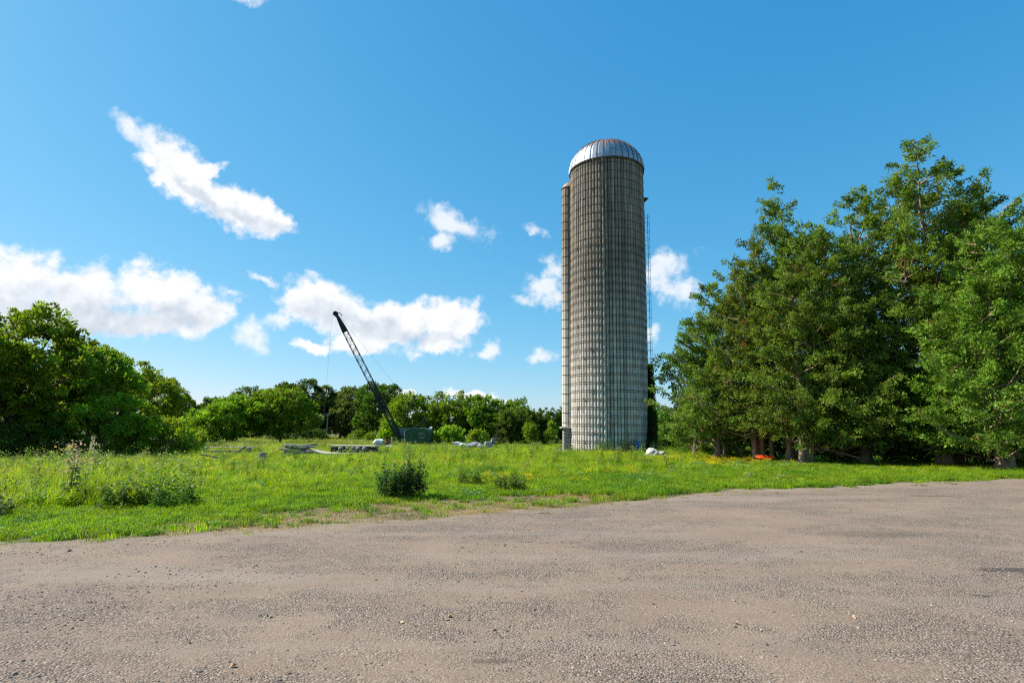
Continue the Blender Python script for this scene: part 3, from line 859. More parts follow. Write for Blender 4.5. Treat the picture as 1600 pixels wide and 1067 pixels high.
# unloading chute on the left flank, standing on a small stone room
QC = R(172)
CX, CY = (SR + 0.10) * math.cos(QC), (SR + 0.10) * math.sin(QC) + 0.2
chute = bpy.data.objects.new('chute', None); link(chute, silo)
CB, CT, CR = 2.05, 20.6, 0.54
for i in range(9):
    a0 = R(75) + i * R(23.3); a1 = a0 + R(19.2)
    b = MB()
    b.lathe([(CR - 0.05, 0), (CR, 0), (CR, CT - CB), (CR - 0.05, CT - CB)], 1, a0, a1, False)
    o = b.build('chute_stave', M_stave, chute); o.location = (CX, CY, CB)
    at_ = o.data.attributes.new('col', 'FLOAT_COLOR', 'FACE'); s = RNG.uniform(0.8, 1.1)
    at_.data.foreach_set('color', [s, s, s, 1.0] * len(o.data.polygons))
o = MB().lathe([(CR - 0.05, 0), (CR - 0.05, CT - CB)], 16).build('chute_core', M_mortar, chute); o.location = (CX, CY, CB)
ch = ring_mesh('chute_hoop', CR + 0.012, 0.015, M_hoop, False)
for k in range(26):
    o = link(bpy.data.objects.new('chute_hoop', ch), chute); o.location = (CX, CY, CB + 0.35 + k * 0.7)
o = MB().lathe([(CR + 0.07, 0), (CR + 0.05, 0.05), (CR * 0.7, 0.35), (0.02, 0.6)], 20).build('chute_cap', M_caprust, chute); o.location = (CX, CY, CT)
# stone room below the chute
room = bpy.data.objects.new('chute_base', None); link(room, silo)
o = MB().box((0, 0, 0.98), (1.02, 1.1, 1.96)).build('mortar_core', M_mortar, room); o.location = (CX + 0.12, CY - 0.05, 0)
smesh = []
for k in range(6):
    b = MB(); b.box((0, 0, 0), (1, 1, 1), None, 0.12); me_ = b.mesh('stone', M_fieldstone)
    for v in me_.vertices:
        v.co += Vector(RNG.uniform(-0.06, 0.06, 3))
    smesh.append(me_)
for face, wdt in (((0, -1), 1.1), ((-1, 0), 1.18)):
    zz = 0.0
    while zz < 1.9:
        hgt = RNG.uniform(0.17, 0.30); hgt = min(hgt, 1.96 - zz)
        x = -wdt / 2
        while x < wdt / 2 - 0.04:
            w = min(RNG.uniform(0.22, 0.46), wdt / 2 - x)
            o = link(bpy.data.objects.new('stone', smesh[RNG.integers(0, 6)]), room)
            if face[1]: o.location = (CX + 0.12 + x + w / 2, CY - 0.05 - 0.55, zz + hgt / 2)
            else: o.location = (CX + 0.12 - 0.51, CY - 0.05 + x + w / 2, zz + hgt / 2)
            o.rotation_euler = (0, 0, 0 if face[1] else PI / 2)
            o.scale = (w * 0.94, 0.14, hgt * 0.92)
            x += w
        zz += hgt
o = MB().box((0, 0, 0), (1.5, 1.5, 0.12), None, 0.015).build('ledge', M_timber, room); o.location = (CX + 0.10, CY - 0.05, 2.02)

# caged ladder on the right flank
lad = bpy.data.objects.new('ladder', None); link(lad, silo)
QL = R(8)
lad.location = ((SR) * math.cos(QL), (SR) * math.sin(QL), 0); lad.rotation_euler = (0, 0, QL)
LB, LT = 2.0, 19.0
for s in (-0.21, 0.21):
    MB().tube([(0.16, s, LB), (0.16, s, LT)], 0.016, 5).build('rail', M_hoop, lad)
rm = MB().tube([(0.16, -0.21, 0), (0.16, 0.21, 0)], 0.012, 5).mesh('rung', M_hoop)
zz = LB + 0.2
while zz < LT:
    o = link(bpy.data.objects.new('rung', rm), lad); o.location = (0, 0, zz); zz += 0.3
cgm = MB().tube([(0.16, -0.21, 0), (0.36, -0.33, 0), (0.56, -0.22, 0), (0.62, 0, 0), (0.56, 0.22, 0), (0.36, 0.33, 0), (0.16, 0.21, 0)], 0.011, 5).mesh('cage_hoop', M_hoop)
zz = LB + 1.5
while zz < LT - 0.3:
    o = link(bpy.data.objects.new('cage_hoop', cgm), lad); o.location = (0, 0, zz); zz += 0.62
for (x, y) in ((0.36, -0.33), (0.62, 0), (0.36, 0.33), (0.56, 0.22)):
    MB().tube([(x, y, LB + 1.5), (x, y, LT - 0.5)], 0.011, 5).build('cage_bar', M_hoop, lad)
pl = MB(); pl.box((0.22, 0, 0), (0.5, 0.75, 0.05)); pl.tube([(0.02, 0.3, -0.5), (0.44, 0.3, -0.02)], 0.02, 5); pl.tube([(0.02, -0.3, -0.5), (0.44, -0.3, -0.02)], 0.02, 5)
o = pl.build('landing', M_hoop, lad); o.location = (0, 0, 19.75)

# ------------------------------------------------------------------ crawler crane
KX, KY = -11.25, 70.0
KZ = terr1(KX, KY)
crane = empty('crawler_crane', (KX, KY, KZ), 0, 'old green cable crane with a raised black lattice boom behind the grass', 'crane')
for s in (-1, 1):
    tr = MB()
    n = 28; pts = []
    for k in range(n):
        q = 2 * PI * k / n
        pts.append((1.35 * (1 if math.cos(q) > 0 else -1) + 0.36 * math.cos(q), 0.38 + 0.36 * math.sin(q)))
    vs, fs = [], []
    for (a, zz) in pts: vs += [(a, s * 0.95 - 0.26, zz), (a, s * 0.95 + 0.26, zz)]
    for k in range(n): fs.append((2 * k, 2 * k + 1, 2 * ((k + 1) % n) + 1, 2 * ((k + 1) % n)))
    tr.add(vs, fs); tr.add(vs[0::2], [tuple(range(n))]); tr.add(vs[1::2], [tuple(range(n - 1, -1, -1))])
    t_ = tr.build('crawler_track', M_steel, crane)
MB().box((0, 0, 0.62), (2.2, 1.6, 0.35), None, 0.03).lathe([(0.75, 0.78), (0.75, 0.95)], 20).build('turntable', M_steel, crane)
# engine house: arched roof, its end wall faces the camera
W2, ZB, ZE, ZR = 1.48, 0.55, 1.86, 2.28
arc = []
for k in range(13):
    t = -1 + 2 * k / 12
    arc.append((W2 * t, ZE + (ZR - ZE) * math.sqrt(max(0, 1 - abs(t) ** 2.6))))
out_ = [(-W2, ZB), (W2, ZB)] + [(x, zz) for x, zz in reversed(arc)]
b = MB(); n = len(out_)
vs = [(x, -1.6, zz) for x, zz in out_] + [(x, 1.9, zz) for x, zz in out_]
b.add(vs, [tuple(range(n)), tuple(range(2 * n - 1, n - 1, -1))] + [(i, n + i, n + (i + 1) % n, (i + 1) % n) for i in range(n)])
house = b.build('engine_house', M_green, crane); house.location = (0.02, 0, 0)
for x in (-1.0, -0.5, 0.02, 1.1):
    MB().box((x, -1.615, (ZB + ZE) / 2), (0.05, 0.03, ZE - ZB - 0.05)).build('wall_batten', M_green, house)
wf = MB()
for (cx_, cz_, sx_, sz_) in ((0, 0.32, 0.62, 0.05), (0, -0.32, 0.62, 0.05), (-0.29, 0, 0.05, 0.6), (0.29, 0, 0.05, 0.6), (0, 0, 0.03, 0.6)):
    wf.box((cx_, 0, cz_), (sx_, 0.06, sz_))
o = wf.build('window_frame', M_greymetal, house); o.location = (0.52, -1.63, 1.42)
o = MB().box((0, 0, 0), (0.56, 0.02, 0.6)).build('window_pane', M_glass, house); o.location = (0.52, -1.612, 1.42)
rb = MB(); rb.tube([(x, -1.62, zz + 0.015) for x, zz in arc], 0.03, 5); rb.build('roof_edge', M_greymetal, house)
MB().tube([(-W2 - 0.02, -1.6, ZB), (-W2 - 0.02, -1.6, ZE)], 0.05, 6).build('lit_edge_strip', M_greymetal, house)  # pale strip imitates the sunlit left edge of the house
# driver's cab in front of the house
cab = MB(); cab.box((-2.05, 0.55, 0.95), (1.05, 1.2, 0.8), None, 0.04); cab.box((-2.05, 0.55, 2.28), (1.12, 1.28, 0.08), None, 0.02)
for (x, y) in ((-2.53, 0.0), (-2.53, 1.1), (-1.57, 0.0), (-1.57, 1.1)): cab.box((x, y, 1.8), (0.07, 0.07, 0.95))
cb_ = cab.build('cab', M_green, crane)
for nm, c_, s_ in (('side_pane', (-2.05, -0.01, 1.8), (0.88, 0.02, 0.86)), ('front_pane', (-2.545, 0.55, 1.8), (0.02, 1.0, 0.86))):
    MB().box(c_, s_).build(nm, M_paleglass, cb_)

# boom: four chords, taper at both ends, zigzag lacing
boom = bpy.data.objects.new('boom', None); link(boom, crane)
F0 = Vector((-2.15, -0.55, 0.85)); T0 = Vector((-21.85 - KX, -0.55, 15.55 - KZ))
ax_ = (T0 - F0); BL_ = ax_.length; ax_.normalize()
sidev = Vector((0, 1, 0)); upv = ax_.cross(sidev).normalized()


def hw(t): return 0.30 * min(1, 0.45 + t / 0.12, 0.36 + (1 - t) / 0.22)


corners = ((1, 1), (1, -1), (-1, -1), (-1, 1))


def cp(t, c): return F0 + ax_ * (BL_ * t) + sidev * (hw(t) * c[0]) + upv * (hw(t) * c[1])


for c in corners:
    MB().tube([cp(t, c) for t in (0, 0.04, 0.08, 0.13, 0.4, 0.7, 0.88, 0.92, 0.97)], 0.04, 6).build('chord', M_steel, boom)
lc = MB()
NB = 30
for k in range(NB):
    t0, t1 = 0.02 + 0.86 * k / NB, 0.02 + 0.86 * (k + 1) / NB
    for j in range(4):
        a_, b_ = corners[j], corners[(j + 1) % 4]
        if k % 2: a_, b_ = b_, a_
        lc.tube([cp(t0, a_), cp(t1, b_)], 0.022, 4, False, False)
        if k % 3 == 0: lc.tube([cp(t0, a_), cp(t0, b_)], 0.022, 4, False, False)
for k in range(34):                       # the heavier lower section is cross braced and doubled
    t0, t1 = 0.02 + 0.44 * k / 34, 0.02 + 0.44 * (k + 1) / 34
    for j in range(4):
        a_, b_ = corners[j], corners[(j + 1) % 4]
        lc.tube([cp(t0, a_), cp(t1, b_)], 0.03, 4, False, False); lc.tube([cp(t0, b_), cp(t1, a_)], 0.03, 4, False, False)
lc.build('lacing', M_steel, boom)
# plated upper and lower ends
for (t0, t1, nm) in ((0.86, 0.985, 'tip_plate'), (0.0, 0.07, 'foot_plate')):
    b = MB()
    for s in (1, -1):
        vs = [cp(t0, (s, 1)), cp(t0, (s, -1)), cp(t1, (s, -1)), cp(t1, (s, 1))]
        vs2 = [v + sidev * 0.03 * s for v in vs]
        b.add(vs + vs2, [(0, 1, 2, 3), (7, 6, 5, 4), (0, 4, 5, 1), (1, 5, 6, 2), (2, 6, 7, 3), (3, 7, 4, 0)])
    for s in (1, -1):
        vs = [cp(t0, (1, s)), cp(t0, (-1, s)), cp(t1, (-1, s)), cp(t1, (1, s))]
        vs2 = [v + upv * 0.03 * s for v in vs]
        b.add(vs + vs2, [(0, 1, 2, 3), (7, 6, 5, 4), (0, 4, 5, 1), (1, 5, 6, 2), (2, 6, 7, 3), (3, 7, 4, 0)])
    b.build(nm, M_steel, boom)
rotY = Matrix.Rotation(PI / 2, 4, 'X')
for s, rr, off in ((0.10, 0.30, 0.0), (-0.10, 0.30, 0.0), (0.0, 0.2, -0.55)):
    b = MB().lathe([(0.05, -0.05), (rr * 0.88, -0.05), (rr, -0.06), (rr * 0.9, 0), (rr, 0.06), (rr * 0.88, 0.05), (0.05, 0.05)], 20)
    o = b.build('sheave', M_steel, boom); o.rotation_euler = (PI / 2, 0, 0); o.location = T0 + sidev * s + ax_ * off * 0.5 + Vector((-0.1, 0, 0.05))
b = MB().tube([T0 + Vector((0.05, 0, 0.25)), T0 + Vector((0.55, 0, 0.05)), T0 + Vector((0.75, 0, -0.3))], 0.05, 5)
b.build('tip_guard', M_steel, boom)
MB().tube([T0 + Vector((-0.5, 0, 0)), T0 + Vector((-0.72, 0, -6.0)), T0 + Vector((-0.95, 0, -13.5))], 0.009, 4).build('hoist_rope', M_rope, crane)
MB().tube([T0 + Vector((0.1, 0.2, 0.1)), Vector((0.4, 0.4, 3.2))], 0.010, 4).build('boom_rope', M_rope, crane)
gy = MB(); gy.tube([(-0.9, 0.3, 2.1), (0.4, 0.4, 3.2), (1.0, 0.5, 2.0)], 0.05, 5); gy.tube([(-0.9, -0.4, 2.1), (0.4, -0.3, 3.2), (1.0, -0.4, 2.0)], 0.05, 5)
gy.build('gantry', M_steel, crane)

# ------------------------------------------------------------------ utility pole far behind
px_, py_ = -38.6, 120.0
pz_ = terr1(px_, py_)
pole = empty('utility_pole', (px_, py_, pz_), 0, 'thin weathered wooden utility pole standing before the dark trees', 'utility pole')
MB().tube([(0, 0, -0.3), (0.05, 0, 3.5), (0.1, 0, 5.6)], [0.15, 0.13, 0.10], 8).build('post', M_log, pole)
MB().box((0.1, -0.12, 5.2), (0.9, 0.1, 0.12)).build('crossarm', M_wood, pole)
for x in (-0.28, 0.1, 0.48):
    MB().lathe([(0.03, 0), (0.07, 0.05), (0.05, 0.14), (0.07, 0.18), (0.01, 0.24)], 8, c=(x, -0.12, 5.25)).build('insulator', M_greymetal, pole)

# ------------------------------------------------------------------ old timber and scrap lying in the meadow
def plank(name, a, b, w, th, mat, label, group=None, cat='plank', roll=0.0):
    a, b = Vector(a), Vector(b)
    d = b - a
    mb = MB(); mb.box((0, 0, 0), (d.length, w, th), None, min(w, th) * 0.12)
    o = mb.build(name, mat)
    o.rotation_euler = (d.to_track_quat('X', 'Z') @ Matrix.Rotation(roll, 4, 'X').to_quaternion()).to_euler()
    o.location = (a + b) / 2
    return tag(o, label, cat, group)


z0 = terr1(-19.6, 40)
tf = empty('timber_frame', (-19.75, 40.2, z0 + 0.10), R(4), 'low weathered timber frame of two long boards with a slanting brace', 'timber frame')
MB().box((0, 0, 0.50), (3.55, 0.30, 0.055), None, 0.01).build('top_board', M_woodpale, tf)
MB().box((-0.2, -0.32, 0.22), (2.5, 0.05, 0.16), None, 0.01).build('lower_board', M_wood, tf)
MB().box((0.95, -0.40, 0.27), (1.0, 0.05, 0.12), Matrix.Rotation(R(-34), 3, 'Y')).build('brace', M_wood, tf)
for x in (-1.5, 1.45):
    for y in (-0.2, 0.2): MB().box((x, y, 0.18), (0.1, 0.08, 0.58)).build('leg', M_wood, tf)

G1 = 'planks of the dark lumber heap'
zb = terr1(-13.9, 38.2)
k = 0
for lay in range(5):
    for j in range(4 - lay // 3):
        a = R(RNG.uniform(-26, 26)); L2 = RNG.uniform(0.9, 1.35) - lay * 0.08
        cx_, cy_ = -13.95 + RNG.uniform(-0.12, 0.12), 37.6 + j * 0.32
        zc = zb + 0.14 + lay * 0.135
        dx, dy = L2 * math.cos(a), L2 * math.sin(a); tl = RNG.uniform(-0.10, 0.14)
        plank('lumber', (cx_ - dx, cy_ - dy, zc - tl), (cx_ + dx, cy_ + dy, zc + tl), 0.24, 0.11, (M_wooddark, M_wood, M_wood)[(lay + j) % 3], 'dark weathered timber stacked in the lumber heap beside the spilled planks', G1, 'timber')
G2 = 'pale planks spilled beside the lumber heap'
for k in range(7):
    x0 = -12.9 + k * 0.18; y0 = 37.3 - k * 0.22
    plank('plank', (x0, y0 + 0.2, zb + 0.42 - k * 0.03), (x0 + 2.0 + 0.1 * k, y0 - 0.6, zb + 0.17 + 0.02 * k), 0.22, 0.05, (M_wood, M_woodpale)[k % 2], 'pale grey plank sliding down from the dark lumber heap', G2)

z0 = terr1(-10.9, 40)
tb = plank('plank_table', (-12.5, 40.2, z0 + 0.66), (-9.3, 39.8, z0 + 0.64), 0.75, 0.07, M_woodpale, 'long pale board resting like a table on cut logs', None, 'board')
G3 = 'logs under the long pale board'
for k in range(11):
    x = -11.9 + (k % 6) * 0.42 + RNG.uniform(-.05, .05); zz = z0 + 0.20 + (k // 6) * 0.28
    b = MB().lathe([(0.001, -0.45), (0.13, -0.45), (0.145, 0), (0.13, 0.45), (0.001, 0.45)], 10)
    o = b.build('log', M_log); o.location = (x + (0.2 if k > 5 else 0), 39.8, zz); o.rotation_euler = (R(90), 0, R(RNG.uniform(-25, 25)))
    tag(o, 'short cut log piled under the long pale board', 'log', G3)
for x in (-12.3, -9.5):
    o = MB().box((0, 0, 0.28), (0.35, 0.6, 0.68), None, 0.02).build('support_block', M_wooddark); o.location = (x, 40.1, z0 - 0.05)
    tag(o, 'dark wooden block propping the %s end of the long pale board' % ('lumber heap' if x < -11 else 'rusty drum'), 'block')

# broken boards near the stump
zb = terr1(-14.6, 29.3)
plank('broken_board', (-15.7, 29.2, zb + 0.14), (-13.9, 29.6, zb + 0.16), 0.30, 0.06, M_woodpale, 'pale broken board lying low in the meadow grass', None, 'board')
plank('broken_board', (-15.6, 29.0, zb + 0.42), (-14.2, 29.4, zb + 0.10), 0.16, 0.06, M_wooddark, 'dark board leaning across the pale broken board', None, 'board')
b = MB().lathe([(0.30, 0), (0.22, 0.18), (0.20, 0.45), (0.16, 0.52), (0.001, 0.50)], 12)
for i, v in enumerate(b.v): b.v[i] = (v[0] * RNG.uniform(.88, 1.12), v[1] * RNG.uniform(.88, 1.12), v[2])
o = b.build('tree_stump', M_wooddark); o.location = (-12.6, 29.3, terr1(-12.6, 29.3) - 0.03); tag(o, 'small dark rotten stump in the meadow grass', 'stump')


def lump(name, loc, s, mat, seed, label, cat, rot=(0, 0, 0), rough=0.22, sub=2, parent=None):
    import bmesh
    rng = np.random.default_rng(seed)
    bm = bmesh.new(); bmesh.ops.create_icosphere(bm, subdivisions=sub, radius=1)
    ph = rng.uniform(0, 6, 9)
    for v in bm.verts:
        c = v.co
        f = 1 + rough * (math.sin(c.x * 2.6 + ph[0]) * math.sin(c.y * 3.1 + ph[1]) + 0.7 * math.sin(c.z * 4.3 + ph[2]) * math.sin(c.x * 4.9 + ph[3])) + rng.uniform(-.5, .5) * rough * 0.6
        v.co = Vector((c.x * s[0] * f, c.y * s[1] * f, c.z * s[2] * f))
    me_ = bpy.data.meshes.new(name); bm.to_mesh(me_); bm.free(); me_.materials.append(mat)
    o = link(bpy.data.objects.new(name, me_), parent); o.location = loc; o.rotation_euler = rot
    if label: tag(o, label, cat)
    return o


# bag, drum and post beside the crane
zb = terr1(-13.6, 60)
lump('white_sack', (-13.85, 60, zb + 0.62), (0.62, 0.4, 0.36), M_white, 3, 'white bulging sack beside the rusty drum near the crane', 'sack', rough=0.3)
b = MB().lathe([(0.001, 0), (0.29, 0), (0.30, 0.02), (0.285, 0.05), (0.285, 0.28), (0.305, 0.30), (0.285, 0.32), (0.285, 0.56), (0.305, 0.58), (0.285, 0.60), (0.285, 0.85), (0.30, 0.88), (0.27, 0.88), (0.26, 0.85), (0.001, 0.85)], 20)
o = b.build('oil_drum', M_rust); o.location = (-12.95, 60, zb + 0.05); tag(o, 'rusty brown steel drum beside the white sack', 'drum')
o = MB().box((0, 0, 0.5), (0.11, 0.11, 1.35), None, 0.012).build('fence_post', M_white); o.location = (-12.5, 60, zb); tag(o, 'short white post standing beside the rusty drum', 'post')
lump('field_boulder', (-11.9, 56, terr1(-11.9, 56) + 0.2), (0.55, 0.4, 0.30), M_rock, 8, 'tan boulder in the grass in front of the white post', 'boulder')

# scrap heap in front of the hedge
zb = terr1(-3.9, 56.5)
lump('crumpled_sheet', (-5.0, 56.5, zb + 0.50), (0.62, 0.4, 0.20), M_white, 12, 'crumpled pale sheet lying farthest from the silo in the scrap', 'scrap sheet', (0, R(12), 0.2), 0.4)
lump('crumpled_sheet', (-3.9, 56.4, zb + 0.46), (0.70, 0.4, 0.24), M_greymetal, 14, 'crumpled grey metal sheet in the middle of the scrap', 'scrap sheet', (0, R(-8), 0.5), 0.4)
lump('crumpled_sheet', (-3.1, 56.2, zb + 0.28), (0.50, 0.4, 0.26), M_woodpale, 15, 'crumpled tan sheet lying beside the scrap engine', 'scrap sheet', (0, R(5), 0.9), 0.4)
eng = empty('scrap_engine', (-1.95, 56.5, zb), R(20), 'grey scrap engine with a spoked flywheel in front of the hedge', 'engine')
MB().box((-0.35, 0, 0.5), (0.75, 0.55, 0.55), None, 0.05).build('block', M_greymetal, eng)
MB().box((0.15, 0, 0.85), (0.4, 0.4, 0.5), Matrix.Rotation(R(18), 3, 'Y'), 0.04).build('cylinder_head', M_greymetal, eng)
b = MB(); n = 20
b.tube([(0.42 * math.cos(2 * PI * k / n), -0.34, 0.95 + 0.42 * math.sin(2 * PI * k / n)) for k in range(n + 1)], 0.045, 6, True, False)
for k in range(5): b.tube([(0, -0.34, 0.95), (0.42 * math.cos(2 * PI * k / 5), -0.34, 0.95 + 0.42 * math.sin(2 * PI * k / 5))], 0.025, 5)
o = b.build('flywheel', M_steel, eng); o.location = (0.3, 0, 0)
for x in (-0.6, 0.4): MB().box((x, 0, 0.15), (0.1, 0.5, 0.4)).build('leg', M_steel, eng)

# by the silo foot
lump('pale_boulder', (8.35, 34.6, terr1(8.35, 34.6) + 0.12), (0.62, 0.45, 0.34), M_rock, 21, 'pale jagged boulder in the weeds below the silo', 'boulder', (0.2, R(-18), 0.3), 0.34, 3)
lump('small_rock', (9.1, 34.4, terr1(9.1, 34.4) + 0.08), (0.28, 0.25, 0.16), M_rock, 22, 'small pale rock beside the jagged boulder', 'rock')
lump('small_rock', (3.35, 39.6, terr1(3.35, 39.6) + 0.2), (0.35, 0.3, 0.28), M_rock, 23, 'grey rock lying against the stone base of the silo chute', 'rock')
b = MB(); b.tube([(0, 0, 0), (0.04, 0.2, 0.5), (0.06, 0.42, 1.05)], [0.11, 0.11, 0.10], 10); b.tube([(0.18, 0.05, 0), (0.2, 0.25, 0.55), (0.2, 0.42, 0.95)], 0.07, 8)
o = b.build('plastic_pipe', M_blue); o.location = (8.35, 38.85, terr1(8.35, 38.85)); tag(o, 'blue plastic pipes leaning against the shaded foot of the silo', 'pipe')

# orange saucer lying on the grass
b = MB().lathe([(0.03, 0.03), (0.28, 0.04), (0.40, 0.09), (0.45, 0.17), (0.475, 0.17), (0.48, 0.155), (0.43, 0.07), (0.30, 0.012), (0.001, 0.0)], 40)
for q in (0, PI):
    b.tube([(0.46 * math.cos(q + d), 0.46 * math.sin(q + d), 0.17 + h_) for d, h_ in ((-0.2, 0), (-0.1, 0.05), (0.1, 0.05), (0.2, 0))], 0.013, 6)
o = b.build('orange_saucer', M_orange); o.location = (12.9, 29.6, terr1(12.9, 29.6) + 0.14); o.rotation_euler = (R(7), 0, 0.4); tag(o, 'flat round orange plastic saucer on the grass before the cedar trunks', 'saucer')

# dark car half hidden behind the cedars
zc = terr1(24.5, 38)
car = empty('parked_car', (24.6, 37.5, zc), R(6), 'dark car parked in shade behind the cedar trunks', 'car')
sec = [(-2.2, 0.45, 0.72), (-2.12, 0.3, 0.86), (-1.2, 0.28, 0.97), (0.2, 0.28, 0.99), (1.5, 0.28, 0.98), (2.1, 0.32, 0.92), (2.22, 0.45, 0.78)]
b = MB(); vs, fs = [], []
for x, a, c_ in sec:
    for (y, zz) in ((-0.72, a), (-0.87, a + 0.12), (-0.88, (a + c_) / 2), (-0.8, c_ - 0.04), (-0.6, c_), (0.6, c_), (0.8, c_ - 0.04), (0.88, (a + c_) / 2), (0.87, a + 0.12), (0.72, a)): vs.append((x, y, zz))
m = 10
for i in range(len(sec) - 1):
    for j in range(m): fs.append((i * m + j, i * m + (j + 1) % m, (i + 1) * m + (j + 1) % m, (i + 1) * m + j))
fs += [tuple(range(m)), tuple(range(len(vs) - 1, len(vs) - m - 1, -1))]
b.add(vs, fs, True); b.build('body', M_carpaint, car)
b = MB(); vs = []
for (x, y, zz) in ((-1.05, 0.74, 0.96), (-0.35, 0.62, 1.42), (0.95, 0.62, 1.43), (1.75, 0.72, 0.97)): vs += [(x, -y, zz), (x, y, zz)]
b.add(vs, [(0, 1, 3, 2), (2, 3, 5, 4), (4, 5, 7, 6), (0, 2, 4, 6), (1, 7, 5, 3)]); b.build('cabin', M_glass, car)
MB().box((0.3, 0, 1.445), (1.35, 1.26, 0.04), None, 0.015).build('roof', M_carpaint, car)
for x in (-1.35, 1.35):
    for s in (-1, 1):
        w_ = MB().lathe([(0.2, -0.1), (0.3, -0.11), (0.325, -0.07), (0.325, 0.07), (0.3, 0.11), (0.2, 0.1)], 20).build('wheel', M_black, car)
        w_.location = (x, s * 0.8, 0.325); w_.rotation_euler = (PI / 2, 0, 0)
        MB().lathe([(0.001, -0.08), (0.2, -0.09), (0.2, 0.09), (0.001, 0.08)], 14).build('rim', M_greymetal, w_)
for s in (-0.6, 0.6): MB().box((-2.17, s, 0.68), (0.06, 0.36, 0.13), None, 0.02).build('headlight', M_paleglass, car)
#PART3

# ------------------------------------------------------------------ trees
def unit(v): return v / np.maximum(np.linalg.norm(v, axis=-1, keepdims=True), 1e-6)


def leaves_on_clumps(C, O, m, spread, leaf, cols, rng, flat=0.6, jit=0.22, droop=0.0, aspect=0.5, normal_out=1.0):
    """m leaves round each clump centre C; O is the clump's outward direction."""
    n = len(C)
    c = np.repeat(C, m, 0); o = np.repeat(unit(O), m, 0); k = n * m
    lat = unit(np.cross(o, rng.normal(size=(k, 3)) + np.array([0, 0, 1.5])))
    d = unit(rng.normal(size=(k, 3)))
    rad = rng.uniform(0.25, 1.0, (k, 1)) ** 0.6
    sp = spread[:, None] if hasattr(spread, '__len__') else spread
    if hasattr(spread, '__len__'): sp = np.repeat(spread, m)[:, None]
    p = d * rad * sp
    p[:, 2] *= flat
    q = c + p
    q[:, 2] -= droop * np.linalg.norm(p[:, :2], axis=1)
    u = unit(d * 0.9 + o * 0.6 + lat * rng.normal(0, 0.5, (k, 1)) + np.array([0, 0, -0.15]))
    nn = unit(rng.normal(size=(k, 3)) * 0.75 + (unit(p) * 0.7 + np.array([0, 0, 0.55])) * normal_out)
    ln = leaf * rng.uniform(0.65, 1.3, k)
    cc = np.repeat(cols, m, 0)
    cc = np.clip(cc * (1 + jit * rng.normal(size=(k, 1)) * 0.6) * (1 + 0.10 * rng.normal(size=(k, 3)) * np.array([1, .3, .5])), 0.004, 0.6)
    V, F = leaf_quads(q, u, nn, ln, ln * aspect * rng.uniform(0.75, 1.25, k), 0.14)
    return V, F, cc


def crown_object(parent, name, parts, mat):
    Vs, Fs, Cs, b = [], [], [], 0
    for V, F, C in parts:
        Vs.append(V); Fs.append(F + b); Cs.append(C); b += len(V)
    me_ = mesh_arrays(name, np.concatenate(Vs), np.concatenate(Fs), mat, np.concatenate(Cs))
    return link(bpy.data.objects.new(name, me_), parent)


